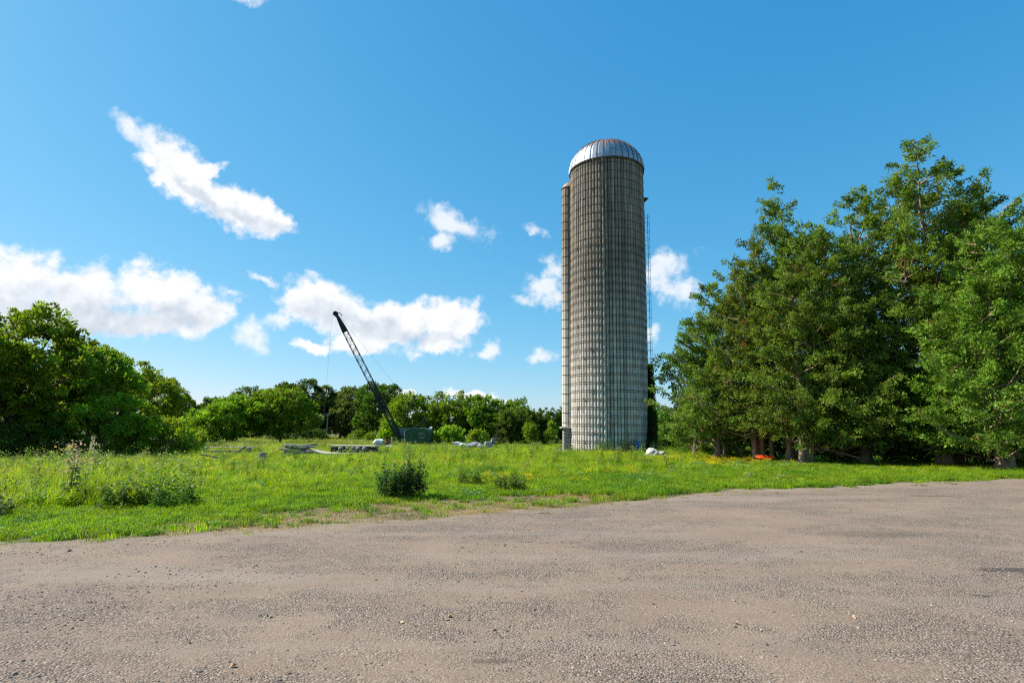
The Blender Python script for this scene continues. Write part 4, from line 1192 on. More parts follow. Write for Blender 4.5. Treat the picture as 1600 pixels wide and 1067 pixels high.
def cedar(x, y, cones, trunks, label, seed, dens=8.0, m=15, leaf=0.142, col=(0.120, 0.180, 0.023), group='tall cedars along the yard', crown_z=1.0, dead=0.010):
    """cones: (dx, dy, z_low, z_top, radius); trunks: (dx, dy, lean_x, lean_y, radius, height)."""
    rng = np.random.default_rng(seed)
    z0 = terr1(x, y)
    t_ = empty('cedar_tree', (x, y, z0), 0, label, 'tree', group)
    for (dx, dy, lx_, ly_, r, h) in trunks:
        pts = [(dx + lx_ * t + 0.06 * math.sin(5 * t + dx), dy + ly_ * t, 0.88 * h * t - 0.15) for t in (0, 0.06, 0.2, 0.4, 0.6, 0.8, 1.0)]
        MB().tube(pts, [r * 1.35, r, r * 0.9, r * 0.72, r * 0.5, r * 0.28, 0.03], 9).build('trunk', M_cedarbark, t_)
    C, O, S, B = [], [], [], []
    br = MB()
    for ci, (dx, dy, za, zt, Rm) in enumerate(cones):
        hgt = zt - za
        nb_ = int(PI * Rm * hgt * dens * 0.16) + 12
        u = rng.uniform(0, 1, nb_)
        t = 1 - (1 - u * 0.995) ** 0.74
        ang = rng.uniform(0, 2 * PI, nb_)
        nz_ = vnoise(ang * 1.6 + dx * 7, t * hgt * 0.8, seed) * 0.6 + vnoise(ang * 3.5, t * hgt * 1.9 + 9, seed + 5) * 0.4
        prof_ = np.clip(1 - t ** 2.1, 0, 1) ** 0.8 * (0.65 + 0.35 * smoothstep(0, 0.14, t))
        rr = Rm * prof_ * (0.44 + 1.15 * nz_) * rng.uniform(0.70, 1.14, nb_) + 0.12
        up = 0.10 + 0.75 * t + rng.normal(0, 0.22, nb_)
        bc = np.stack([dx + rr * np.cos(ang), dy + rr * np.sin(ang), za + t * hgt + rng.normal(0, 0.15, nb_)], 1)
        bo = unit(np.stack([np.cos(ang), np.sin(ang), up], 1))
        bl = rng.uniform(0.55, 1.0, nb_) * (1.15 - 0.45 * t)
        K = 12
        s = rng.uniform(-0.75, 0.55, (nb_, K)); s[:, 0] = 0.6
        side = unit(np.cross(bo, np.array([0, 0, 1.0])))
        la = rng.normal(0, 1, (nb_, K)) * 0.30 * (0.75 - s)[:, :] * 0.8
        pts_ = bc[:, None, :] + bo[:, None, :] * (s * bl[:, None])[:, :, None] + side[:, None, :] * (la * bl[:, None])[:, :, None]
        pts_[:, :, 2] += rng.normal(0, 0.07, (nb_, K)) - 0.22 * bl[:, None] * (s + 0.2) ** 2 - 0.10 * np.abs(la)
        C.append(pts_.reshape(-1, 3)); O.append(np.repeat(bo, K, 0) + 0.5 * rng.normal(size=(nb_ * K, 3))); S.append(rng.uniform(0.13, 0.22, nb_ * K))
        B.append(np.repeat(rng.normal(0, 1, nb_), K))
        # sparse inner sprays keep the heart of the tree dark and closed
        ni = int(nb_ * 2.8)
        ti = 0.8 * rng.uniform(0, 1, ni) ** 1.2; ai = rng.uniform(0, 2 * PI, ni)
        ri = Rm * np.clip(1 - ti ** 2.1, 0, 1) ** 0.8 * rng.uniform(0.1, 0.72, ni)
        C.append(np.stack([dx + ri * np.cos(ai), dy + ri * np.sin(ai), za + 0.15 + ti * hgt], 1)); O.append(rng.normal(size=(ni, 3)) + np.array([0, 0, 0.4])); S.append(rng.uniform(0.2, 0.34, ni))
        B.append(rng.normal(0, 1, ni))
        for i in range(0, nb_, 2 if hgt > 6 else 6):
            e = Vector(bc[i] + bo[i] * bl[i] * 0.35); s_ = Vector((dx, dy, max(0.4, e.z - 0.45 * rr[i] - 0.1))); mid = (s_ + e) / 2 + Vector((0, 0, -0.08 * rr[i]))
            br.tube([s_, mid, e], [0.04, 0.026, 0.008], 4, False, False)
    C, O, S, B = np.concatenate(C), np.concatenate(O), np.concatenate(S), np.concatenate(B)
    n = len(C)
    base = np.array(col)[None, :] * np.clip(1 + 0.10 * rng.normal(size=(n, 1)) + 0.16 * B[:, None], 0.5, 1.6)
    yl = np.clip(0.35 + 0.4 * B[:, None], 0, 1)
    base = base * (1 - 0.35 * yl) + np.array([[0.15, 0.215, 0.028]]) * 0.35 * yl * 1.6
    dd = rng.uniform(0, 1, n) < dead
    base[dd] = np.array([0.26, 0.115, 0.04])
    base = np.clip(base, 0.01, 0.5)
    V, F, cc = leaves_on_clumps(C, O, m, S * 1.15, leaf, base, rng, flat=0.78, droop=0.35, aspect=0.42)
    crown_object(t_, 'crown', [(V, F, cc)], M_cedar)
    br.build('branches', M_cedarbark, t_)['kind'] = 'stuff'
    return t_


cedar(11.4, 32.2, [(0, 0, 1.4, 10.4, 2.1), (-1.1, 0.2, 1.2, 7.4, 1.8), (0.9, -0.3, 1.4, 9.6, 1.9)], [(0, 0, 0.1, 0, 0.17, 9.5), (0.5, 0.3, 0.2, 0, 0.12, 7)], 'shorter cedar nearest the silo at the end of the row', 401, col=(0.138, 0.206, 0.033), dens=9)
cedar(13.2, 30.6, [(0.1, 0, 1.7, 12.4, 2.2), (-0.9, -0.2, 1.7, 11.0, 2.0), (0.9, 0.2, 2.0, 12.6, 2.0), (0.4, -0.9, 1.9, 9.0, 1.7)], [(-0.35, 0.0, -0.25, 0, 0.15, 11.5), (0.05, 0.15, -0.1, 0, 0.16, 12), (0.5, 0.1, 0.2, 0, 0.11, 11)], 'cedar with three slim pale trunks behind the orange saucer', 402, col=(0.159, 0.210, 0.033), dead=0.02, dens=9)
cedar(14.35, 29.8, [(0.45, 0, 2.0, 14.6, 1.9), (0.1, 0.0, 9.5, 15.3, 0.7), (1.1, 0.1, 4.0, 13.2, 2.0)], [(-0.1, 0, 0.6, 0, 0.18, 15.0), (0.35, 0.3, 0.5, 0, 0.1, 14.2)], 'cedar with a leaning grey trunk and a thin bare tip', 403, dens=8, col=(0.136, 0.206, 0.029))
cedar(13.9, 27.3, [(0.6, 0, 1.3, 11.8, 2.2), (1.6, -0.3, 1.2, 11.6, 2.2), (-0.5, 0.1, 1.9, 9.8, 1.8), (1.9, -0.9, 1.1, 7.0, 1.9)], [(-0.25, 0, 0.2, 0, 0.15, 11), (0.0, 0.1, 0.6, 0, 0.09, 9.5), (0.2, 0.12, 0.9, 0.1, 0.08, 9)], 'cedar with a close cluster of thin brown stems by the saucer', 404, dens=9, dead=0.014, col=(0.143, 0.214, 0.031))
cedar(17.3, 28.6, [(0.7, 0, 1.3, 14.4, 2.4), (-0.9, -0.3, 1.1, 13.0, 2.3), (1.4, -0.3, 1.2, 13.8, 2.2), (0.2, -1.2, 1.0, 9.5, 2.3), (-1.4, -0.8, 1.0, 7.5, 2.0)], [(0, 0, 0.5, 0, 0.36, 14)], 'broad cedar with a thick dark trunk in the middle of the row', 405, dens=9, col=(0.138, 0.214, 0.029))
cedar(19.6, 26.3, [(0.3, 0, 1.1, 16.2, 2.3), (1.7, 0.2, 1.2, 15.2, 2.4), (-1.1, -0.3, 1.0, 14.2, 2.3), (3.3, 0.3, 3.0, 14.2, 2.1), (0.6, -1.4, 0.8, 11.0, 2.5), (2.4, -0.8, 1.5, 12.0, 2.2)], [(0, 0, 0.3, 0, 0.34, 15.6), (0.8, 0.3, 1.0, 0, 0.2, 14)], 'tallest cedar of the row with a ragged spreading top', 406, dens=9, col=(0.138, 0.218, 0.029))
cedar(19.5, 23.0, [(0.0, 0, 0.9, 9.8, 2.4), (1.3, 0.0, 1.0, 11.2, 2.5), (-1.0, -0.4, 0.8, 7.6, 2.1), (2.5, -0.2, 1.4, 10.4, 2.1)], [(0, 0, 0.3, 0, 0.32, 8.2)], 'dark trunked cedar overhanging the gravel yard, in front of the tallest one', 407, dens=9, col=(0.150, 0.231, 0.029))
cedar(24.4, 24.6, [(-0.3, 0, 2.4, 12.4, 2.3), (1.0, 0.5, 2.2, 11.4, 2.3)], [(0, 0, 0.3, 0, 0.3, 9)], 'cedar cut off by the edge of the picture at the end of the row', 408, dens=8, col=(0.138, 0.218, 0.029))


def broadleaf(x, y, H, hwid, label, seed, lr=(0.30, 0.46), col=(0.147, 0.220, 0.023), base=0.12, nl=16, dens=5.5, m=30, leaf=0.17, group=None, name='broadleaf_tree', lobes=None, hd=None, trunk_r=0.16, mat=None, gap=0.25, obj=None, cat='tree', clump=0.30):
    rng = np.random.default_rng(seed)
    z0 = terr1(x, y)
    t_ = empty(name, (x, y, z0), rng.uniform(0, 6.28) if obj else 0, label, cat, group)
    hd = hd or min(hwid * 0.85, 4.6)
    if lobes is None:
        lobes = []
        zc, hz = H * (base + 1) / 2, H * (1 - base) / 2
        for i in range(nl):
            d = unit(rng.normal(size=3)); d[2] = d[2] * 0.9 + 0.12
            f = rng.uniform(0.55, 0.80)
            r = rng.uniform(*lr)
            lobes.append((d[0] * hwid * f, d[1] * hd * f, zc + d[2] * hz * f, hwid * r, hd * r, min(hz * r * 1.15, hwid * r * 1.2)))
        lobes.append((0, 0, zc, hwid * 0.55, hd * 0.55, hz * 0.62))
        lobes.append((hwid * .08, 0, zc + hz * 0.55, hwid * 0.40, hd * 0.40, hz * 0.42))
    C, O, S = [], [], []
    for li, (lx_, ly_, lz_, rx, ry, rz) in enumerate(lobes):
        area = 4 * PI * (rx * ry * rz) ** (2 / 3)
        n = max(6, int(area * dens))
        d = unit(rng.normal(size=(n, 3)))
        f = 0.72 + 0.36 * rng.uniform(0, 1, (n, 1)) ** 0.8 + 0.14 * (rng.uniform(0, 1, (n, 1)) > 0.88)
        p = np.array([lx_, ly_, lz_]) + d * f * np.array([rx, ry, rz])
        ins = np.zeros(n, bool)
        for lj, (ax2, ay2, az2, bx, by, bz) in enumerate(lobes):
            if lj != li: ins |= (((p - np.array([ax2, ay2, az2])) / np.array([bx, by, bz])) ** 2).sum(1) < 0.5
        ins |= p[:, 2] < 0.08
        g_ = vnoise(p[:, 0] * 1.1 / clump * .3 + p[:, 1], p[:, 2] * 1.1 / clump * .3, seed)
        ins |= g_ < gap * 0.9
        C.append(p[~ins]); O.append(d[~ins])
    C, O = np.concatenate(C), np.concatenate(O)
    n = len(C)
    S = clump * rng.uniform(0.7, 1.25, n)
    bc = np.array(col)[None, :] * (1 + 0.20 * rng.normal(size=(n, 1))) * (1 + 0.06 * rng.normal(size=(n, 3)))
    V, F, cc = leaves_on_clumps(C, O, m, S, leaf, np.clip(bc, 0.01, 0.5), rng, flat=0.7, droop=0.2, aspect=0.5)
    crown_object(t_, 'crown', [(V, F, cc)], mat or M_leaf)
    if trunk_r:
        tb_ = MB()
        tb_.tube([(0, 0, -0.15), (0.03 * H, 0, H * 0.25), (-0.01 * H, 0.02 * H, H * 0.5), (0.02 * H, 0, H * 0.85)], [trunk_r * 1.3, trunk_r, trunk_r * 0.7, 0.03], 8)
        tb_.build('trunk', M_bark, t_)
        lb = MB()
        for (lx_, ly_, lz_, rx, ry, rz) in lobes[:14]:
            s_ = Vector((0.015 * H, 0, max(0.15 * H, lz_ * 0.45))); e = Vector((lx_, ly_, lz_ + rz * 0.4))
            lb.tube([s_, (s_ + e) / 2 + Vector((0, 0, 0.05 * H)), e], [trunk_r * 0.45, trunk_r * 0.3, 0.015], 5, True, False)
        lb.build('branches', M_bark, t_)['kind'] = 'stuff'
    return t_


# darker broadleaf tree reaching out between the silo and the cedars
broadleaf(11.2, 35.6, 8.9, 2.3, 'dark loose leaved tree reaching out between silo and cedars', 55, col=(0.049, 0.084, 0.018), base=0.18, nl=15, dens=4.2, m=20, leaf=0.18, gap=0.42, trunk_r=0.14)

# left foreground mass
broadleaf(-27.6, 31.5, 8.35, 5.2, 'large dark broadleaf tree at the left edge of the field', 61, lr=(0.16, 0.30), base=0.03, nl=52, dens=4.4, m=30, leaf=0.23, clump=0.36, gap=0.36, col=(0.176, 0.256, 0.019), trunk_r=0.22)
broadleaf(-33.6, 32.5, 9.0, 4.6, 'broadleaf tree cut off by the picture edge behind the large dark one', 62, base=0.05, nl=18, dens=3.5, m=26, leaf=0.22, col=(0.165, 0.240, 0.019))
broadleaf(-27.0, 36.5, 7.2, 3.2, 'rounded broadleaf tree rising behind the large dark one', 63, lr=(0.22, 0.36), base=0.04, nl=28, dens=4.2, m=28, leaf=0.23, clump=0.36, gap=0.34, col=(0.187, 0.265, 0.021))
broadleaf(-22.2, 32.0, 3.6, 2.5, 'low spreading bush at the foot of the large dark tree', 64, lr=(0.18, 0.32), base=-0.05, nl=28, dens=6, m=28, leaf=0.19, gap=0.34, col=(0.187, 0.265, 0.019), name='bush', cat='bush', trunk_r=0.08)
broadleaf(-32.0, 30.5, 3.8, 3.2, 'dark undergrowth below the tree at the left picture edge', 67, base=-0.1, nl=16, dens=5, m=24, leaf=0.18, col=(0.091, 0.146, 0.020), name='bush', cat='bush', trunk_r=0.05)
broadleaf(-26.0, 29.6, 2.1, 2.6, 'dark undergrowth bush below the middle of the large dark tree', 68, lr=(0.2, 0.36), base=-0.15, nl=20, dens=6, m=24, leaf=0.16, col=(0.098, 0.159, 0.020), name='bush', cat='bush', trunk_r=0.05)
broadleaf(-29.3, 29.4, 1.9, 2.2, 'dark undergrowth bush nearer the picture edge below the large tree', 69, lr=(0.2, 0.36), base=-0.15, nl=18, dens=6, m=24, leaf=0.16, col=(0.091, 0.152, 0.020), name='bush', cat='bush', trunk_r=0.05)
broadleaf(-41.0, 46, 5.0, 3.4, 'mid green bush glimpsed through the large dark tree at the picture edge', 109, base=-0.08, nl=16, dens=3, m=22, leaf=0.26, clump=0.4, col=(0.11, 0.18, 0.025), name='bush', cat='bush', trunk_r=0.06)
broadleaf(-20.4, 34.6, 2.4, 1.9, 'small rounded bush at the tip of the left tree mass', 65, base=-0.1, nl=12, dens=7, m=26, leaf=0.16, col=(0.209, 0.282, 0.022), name='bush', cat='bush', trunk_r=0.06)
broadleaf(-36.8, 54, 8.7, 5.4, 'open crowned tree with sky showing through its branches', 66, base=0.08, nl=22, dens=3.6, m=28, leaf=0.24, gap=0.36, col=(0.187, 0.256, 0.021), trunk_r=0.2, clump=0.36)

# middle distance
FT = dict(dens=2.0, m=26, leaf=0.35, clump=0.55, lr=(0.2, 0.38))
broadleaf(-53.5, 92, 8.0, 4.3, 'dark slim tree at the back of the field beside the open crowned one', 71, col=(0.094, 0.150, 0.018), base=0.02, nl=24, **FT)
broadleaf(-48.6, 93, 7.5, 3.6, 'narrow dark tree between the slim one and the bright pair', 72, col=(0.085, 0.135, 0.018), base=0.02, nl=22, **FT)
broadleaf(-41.6, 84, 7.3, 6.2, 'bright green bushy tree, farther from the lumber heap of the bright pair', 73, col=(0.178, 0.264, 0.022), base=0.0, nl=28, **FT)
broadleaf(-34.6, 86, 8.0, 6.4, 'bright green bushy tree directly behind the lumber heap', 74, col=(0.165, 0.250, 0.022), base=0.02, nl=28, **FT)
broadleaf(-45.5, 125, 12.9, 8.4, 'tall dark tree rising highest behind the bright bushy pair', 75, col=(0.072, 0.111, 0.021), base=0.02, nl=20, dens=1.3, m=24, leaf=0.48, clump=0.7)
broadleaf(-57, 128, 10.5, 7.5, 'dark round tree far behind the bright bushy pair', 76, col=(0.075, 0.121, 0.021), base=0.02, nl=18, dens=1.2, m=22, leaf=0.5, clump=0.7)
broadleaf(-34.2, 123, 10.0, 5.8, 'greyish green tree behind the utility pole', 77, col=(0.118, 0.150, 0.044), base=0.0, nl=18, dens=1.3, m=24, leaf=0.46, clump=0.7)
broadleaf(-39.5, 132, 10.0, 6.0, 'dark tree farthest back, filling the gap by the utility pole', 70, col=(0.065, 0.110, 0.022), base=0.0, nl=18, dens=1.2, m=22, leaf=0.5, clump=0.7)
broadleaf(-26.3, 113, 10.7, 5.6, 'flat topped dark tree behind the crane boom', 78, col=(0.072, 0.126, 0.018), base=0.0, nl=18, dens=1.5, m=24, leaf=0.44, clump=0.65)
broadleaf(-15.8, 87, 7.4, 4.6, 'bright green tree directly behind the crane', 79, col=(0.178, 0.264, 0.022), base=0.0, nl=28, **FT)
broadleaf(-9.4, 86, 7.9, 4.6, 'bright green tree next beyond the crane towards the silo', 80, col=(0.165, 0.250, 0.022), base=0.0, nl=28, **FT)
broadleaf(-4.0, 84, 7.3, 4.0, 'mid green tree behind the scrap engine', 81, col=(0.135, 0.207, 0.021), base=0.0, nl=26, **FT)
broadleaf(0.2, 83, 6.5, 3.8, 'mid green tree where the wood drops to the hedge', 82, col=(0.122, 0.185, 0.021), base=0.0, nl=24, **FT)
broadleaf(24.5, 88, 5.6, 4.5, 'distant dull green tree seen between silo and cedars', 83, col=(0.101, 0.157, 0.028), base=0.0, nl=24, **FT)
broadleaf(31.5, 95, 6.4, 5.0, 'distant dull tree behind the shorter cedar', 84, col=(0.101, 0.157, 0.028), base=0.0, nl=24, **FT)
for k, (x, y, h, lb) in enumerate(((44, 96, 7.2, 'third cedar'), (58, 99, 7.6, 'middle of the cedar row'), (73, 104, 7.4, 'tallest cedar'), (90, 108, 7.6, 'end of the cedar row'))):
    broadleaf(x, y, h, 8.0, 'distant dull tree glimpsed behind the ' + lb, 85 + k, col=(0.101, 0.157, 0.028), base=0.0, nl=16, dens=0.9, m=22, leaf=0.5, clump=0.7)


# hedge of dark young cedars, left of the silo
for k, (x, y, h) in enumerate(((-0.6, 71.5, 5.0), (1.1, 72, 4.75), (2.6, 71, 4.9), (3.9, 72, 4.7), (5.2, 71, 4.9), (6.6, 72, 4.8), (8.2, 71.5, 4.9))):
    cedar(x, y, [(0, 0, -0.1, h, 1.0), (0.4, 0.1, -0.1, h * 0.9, 0.9), (-0.4, -0.1, -0.1, h * 0.93, 0.9), (0.1, -0.3, -0.1, h * 0.7, 0.9)], [(0, 0, 0, 0, 0.08, h * 0.9)], ('young hedge cedar behind the scrap engine', 'second young cedar along the hedge from the scrap engine', 'third young cedar along the hedge from the scrap engine', 'young cedar in the middle of the hedge', 'third young hedge cedar counting from the silo', 'second young hedge cedar counting from the silo', 'young hedge cedar right behind the silo chute')[k], 500 + k, dens=9, m=6, leaf=0.26, col=(0.094, 0.143, 0.022), group='young cedars of the far hedge', dead=0)

# smaller bushes
SB = dict(name='bush', cat='bush', trunk_r=0.05)
broadleaf(-15.6, 72, 3.4, 1.5, 'bright upright sapling at the foot of the crane boom', 91, base=-0.02, nl=12, dens=3.5, m=22, leaf=0.28, clump=0.4, col=(0.220, 0.321, 0.024), **SB)
broadleaf(-7.6, 71, 2.6, 2.2, 'bright bush between the crane and the scrap sheets', 92, lr=(0.16, 0.34), base=-0.1, nl=24, dens=3.4, gap=0.35, m=22, leaf=0.28, clump=0.4, col=(0.195, 0.278, 0.024), **SB)
broadleaf(-3.9, 64, 2.1, 1.4, 'bright bush right behind the scrap sheets', 93, lr=(0.16, 0.36), base=-0.1, nl=22, dens=4.4, gap=0.35, m=22, leaf=0.24, clump=0.36, col=(0.212, 0.293, 0.024), **SB)
broadleaf(2.2, 67, 3.6, 0.8, 'narrow bright sapling in front of the hedge', 94, lr=(0.3, 0.5), base=-0.02, nl=14, gap=0.4, dens=4, m=22, leaf=0.24, clump=0.36, col=(0.195, 0.278, 0.024), **SB)
broadleaf(4.6, 67, 3.2, 0.7, 'narrow bright sapling beside the silo chute', 95, lr=(0.3, 0.5), base=-0.02, nl=14, gap=0.4, dens=4, m=22, leaf=0.24, clump=0.36, col=(0.186, 0.271, 0.024), **SB)
broadleaf(12.2, 46, 3.3, 1.5, 'mid green bush close behind the shaded side of the silo', 106, base=-0.05, nl=14, dens=5, m=24, leaf=0.2, clump=0.34, col=(0.11, 0.19, 0.03), **SB)
broadleaf(13.9, 51, 2.45, 1.8, 'bright round bush in the gap behind the silo', 96, base=-0.1, nl=14, dens=5, m=24, leaf=0.2, clump=0.34, col=(0.195, 0.293, 0.024), **SB)
broadleaf(12.0, 38.5, 1.6, 1.2, 'yellow green bush in the gap by the pale boulder', 97, base=-0.1, nl=12, dens=8, m=24, leaf=0.13, clump=0.26, col=(0.254, 0.285, 0.028), **SB)
broadleaf(14.6, 39.0, 1.5, 1.4, 'olive bush under the dark loose leaved tree', 98, base=-0.1, nl=12, dens=7, m=24, leaf=0.13, clump=0.26, col=(0.169, 0.213, 0.024), **SB)
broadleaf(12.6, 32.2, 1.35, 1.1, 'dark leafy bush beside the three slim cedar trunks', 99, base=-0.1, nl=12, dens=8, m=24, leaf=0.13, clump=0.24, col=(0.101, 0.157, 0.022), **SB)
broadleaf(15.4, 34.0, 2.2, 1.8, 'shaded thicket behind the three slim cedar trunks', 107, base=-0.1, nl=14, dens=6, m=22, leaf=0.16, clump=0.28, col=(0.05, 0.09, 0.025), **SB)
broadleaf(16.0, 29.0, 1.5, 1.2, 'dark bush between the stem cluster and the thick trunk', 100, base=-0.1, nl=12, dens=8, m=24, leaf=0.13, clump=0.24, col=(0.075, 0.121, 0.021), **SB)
broadleaf(-28.5, 118, 2.6, 5.0, 'low dark hedge bush beside the utility pole', 101, base=-0.1, nl=16, dens=1.6, m=20, leaf=0.4, clump=0.55, col=(0.135, 0.200, 0.024), **SB)
broadleaf(-43.5, 78, 2.4, 2.0, 'bright low bush at the foot of the bright pair', 102, base=-0.1, nl=12, dens=3, m=22, leaf=0.26, clump=0.4, col=(0.203, 0.300, 0.024), **SB)
broadleaf(-42.0, 112, 2.8, 6.0, 'low shaded scrub behind the bright bushy pair', 108, base=-0.1, nl=16, dens=1.6, m=18, leaf=0.4, clump=0.55, col=(0.075, 0.12, 0.03), **SB)
broadleaf(-20.5, 100, 2.6, 5.0, 'low tangled bush between the crane and the utility pole', 103, base=-0.1, nl=16, dens=1.8, m=20, leaf=0.36, clump=0.5, col=(0.144, 0.213, 0.024), **SB)
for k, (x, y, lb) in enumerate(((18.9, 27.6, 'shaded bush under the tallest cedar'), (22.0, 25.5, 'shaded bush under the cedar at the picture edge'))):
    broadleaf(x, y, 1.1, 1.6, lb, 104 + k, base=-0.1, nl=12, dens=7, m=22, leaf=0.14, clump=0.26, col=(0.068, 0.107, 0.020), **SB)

# climbing vine on the shaded side of the silo
rng = np.random.default_rng(77)
n = 900
t = rng.uniform(0, 1, n) ** 1.25
hz = 6.6 * t
wq = R(34) * (1 - 0.75 * t)
q = R(3) + rng.uniform(-1, 1, n) * wq - R(10) * (1 - t)
rr = SR + 0.10 + rng.uniform(0, 0.42, n) * (1 - 0.35 * t)
C = np.stack([rr * np.cos(q), rr * np.sin(q), hz], 1)
O = np.stack([np.cos(q), np.sin(q), 0 * q + 0.2], 1)
vine = empty('climbing_vine', (SX, SY, SZ), 0, 'dark leafy vine climbing the shaded side of the silo', 'vine')
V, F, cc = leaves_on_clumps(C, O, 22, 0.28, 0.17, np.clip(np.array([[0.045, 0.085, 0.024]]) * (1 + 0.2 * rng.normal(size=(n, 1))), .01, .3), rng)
crown_object(vine, 'foliage', [(V, F, cc)], M_leaf)
sb_ = MB()
for k in range(5):
    qq = R(-20 + 9 * k)
    sb_.tube([((SR + 0.05) * math.cos(qq + 0.05 * math.sin(zz)), (SR + 0.05) * math.sin(qq + 0.05 * math.sin(zz)), zz) for zz in (0, 1.2, 2.4, 3.6, 4.8)], [0.03, 0.025, 0.02, 0.015, 0.008], 5, True, False)
sb_.build('stem', M_bark, vine)


# ------------------------------------------------------------------ weed clumps that stand out one by one
def weed_clump(x, y, h, w, col, label, seed, nst=46, leaf=0.11, nleaf=34, flower=None, nfl=0, name='weed_clump', cat='weeds', fsize=0.03):
    rng = np.random.default_rng(seed)
    me_ = weed_mesh(name, nst, h, w, leaf, col, nleaf, flower, nfl, rng=rng, fsize=fsize, root=0.95 if nfl == 0 else 0.5)
    o = link(bpy.data.objects.new(name, me_)); o.location = (x, y, terr1(x, y) - 0.02)
    return tag(o, label, cat)


weed_clump(-2.72, 13.45, 0.80, 0.40, (0.040, 0.085, 0.024), 'dark green leafy weed bush standing alone behind the dried strip', 201, 52, 0.12, 40)
weed_clump(-2.28, 13.6, 0.86, 0.30, (0.045, 0.095, 0.026), 'slimmer dark weed bush touching the lone weed bush', 202, 34, 0.11, 38)
weed_clump(-0.05, 15.1, 0.48, 0.42, (0.085, 0.165, 0.028), 'low dark weed clump in the middle of the lawn', 203, 40, 0.11, 24)
weed_clump(-1.2, 16.4, 0.52, 0.36, (0.10, 0.185, 0.030), 'small weed clump between the lone weed bush and the low one', 204, 34, 0.10, 22)
weed_clump(-7.0, 11.9, 0.66, 0.55, (0.105, 0.185, 0.026), 'dark weed clump at the corner of the tall meadow', 205, 56, 0.12, 28)
weed_clump(-7.9, 11.7, 0.60, 0.5, (0.115, 0.20, 0.026), 'weed clump beside the corner clump of the tall meadow', 206, 46, 0.12, 26)
weed_clump(-9.6, 10.2, 0.42, 0.7, (0.095, 0.175, 0.026), 'sprawling dark weed clump by the gravel at the left', 207, 60, 0.13, 24)
weed_clump(-9.35, 12.3, 1.25, 0.22, (0.10, 0.15, 0.05), 'tall thistle with faded pinkish heads over the left meadow', 208, 12, 0.13, 18, (0.42, 0.27, 0.30), 10, 'thistle', 'thistle', 0.05)
weed_clump(6.0, 38.0, 1.2, 0.7, (0.075, 0.145, 0.03), 'bright leafy weeds at the foot of the silo', 209, 50, 0.14, 24)
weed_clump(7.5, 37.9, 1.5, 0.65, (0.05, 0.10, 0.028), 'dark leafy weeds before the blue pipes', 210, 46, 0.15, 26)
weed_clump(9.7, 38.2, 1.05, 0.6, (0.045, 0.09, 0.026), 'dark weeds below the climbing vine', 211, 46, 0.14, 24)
weed_clump(10.4, 35.2, 0.9, 0.45, (0.09, 0.17, 0.03), 'bright weeds beside the pale boulder', 212, 40, 0.12, 24)
weed_clump(4.45, 38.6, 0.5, 0.25, (0.055, 0.11, 0.028), 'small weed at the sunlit foot of the silo', 213, 20, 0.10, 20)

# fallen leaves on the gravel
lv = [(-2.07, 5.14, (0.55, 0.42, 0.10), 'yellowish fallen leaf on the gravel at the left'), (-0.92, 4.97, (0.60, 0.48, 0.14), 'pale yellow fallen leaf lying alone near the middle of the gravel'), (-0.52, 5.12, (0.58, 0.50, 0.10), 'bright yellow fallen leaf beside the pale yellow one'),
      (-1.88, 4.12, (0.60, 0.26, 0.07), 'orange fallen leaf nearest the bottom of the picture'), (2.88, 5.11, (0.55, 0.25, 0.08), 'orange brown fallen leaf on the gravel at the right'), (1.84, 4.94, (0.45, 0.20, 0.12), 'reddish fallen leaf between the yellow and the orange brown ones')]
for k, (x, y, c, lb) in enumerate(lv):
    vs = [(0, 0, 0)]; nn_ = 15
    for j in range(nn_):
        a = 2 * PI * j / nn_; r = 0.021 * (1.25 if j % 3 == 0 else 0.72) * (1.3 if abs(a - PI) > 2.2 else 1)
        vs.append((r * math.cos(a), r * math.sin(a), 0.010 * math.cos(2 * a + k) + 0.008))
    b = MB().add(vs, [(0, j + 1, (j + 1) % nn_ + 1) for j in range(nn_)], True)
    b.tube([(-0.018, 0, 0.006), (-0.045, 0.01, 0.010)], 0.0015, 4)
    o = b.build('fallen_leaf', plain('dry_leaf', tuple(0.55 * q + 0.10 for q in c), 0.8, 0, 0.3, 60)); o.location = (x, y, terr1(x, y) + 0.018); o.rotation_euler = (0.15, 0.1, k * 1.3)
    tag(o, lb, 'leaf', 'fallen leaves on the gravel')

# ------------------------------------------------------------------ grass and low growth
G0 = (0.229, 0.360, 0.011)
rng = np.random.default_rng(5)
P = []
P.append(blades_mesh('lawn_a', 46, 0.085, 0.13, 0.0085, (0.192, 0.316, 0.011), 0.8, (0.274, 0.382, 0.017), 2, rng))       # 0
P.append(blades_mesh('lawn_b', 40, 0.11, 0.14, 0.009, (0.220, 0.330, 0.011), 0.7, (0.311, 0.397, 0.017), 2, rng))          # 1
P.append(weed_mesh('clover', 18, 0.09, 0.15, 0.05, (0.156, 0.272, 0.014), 7, None, 0, 0.3, 0.03, rng))                  # 2
P.append(blades_mesh('meadow_a', 60, 0.42, 0.20, 0.012, (0.229, 0.352, 0.011), 0.55, (0.329, 0.397, 0.020), 3, rng))      # 3
P.append(blades_mesh('meadow_b', 54, 0.50, 0.22, 0.013, (0.266, 0.374, 0.013), 0.6, (0.384, 0.397, 0.030), 3, rng))        # 4
P.append(weed_mesh('leafy', 12, 0.40, 0.18, 0.10, (0.184, 0.293, 0.014), 16, None, 0, 0.9, 0.03, rng))                    # 5
P.append(weed_mesh('yellow_flower', 9, 0.34, 0.16, 0.07, (0.220, 0.323, 0.014), 9, (0.750, 0.520, 0.020), 6, 0.9, 0.028, rng))  # 6
P.append(weed_mesh('pale_leaf', 8, 0.20, 0.22, 0.19, (0.220, 0.310, 0.130), 6, None, 0, 0.5, 0.03, rng))                   # 7
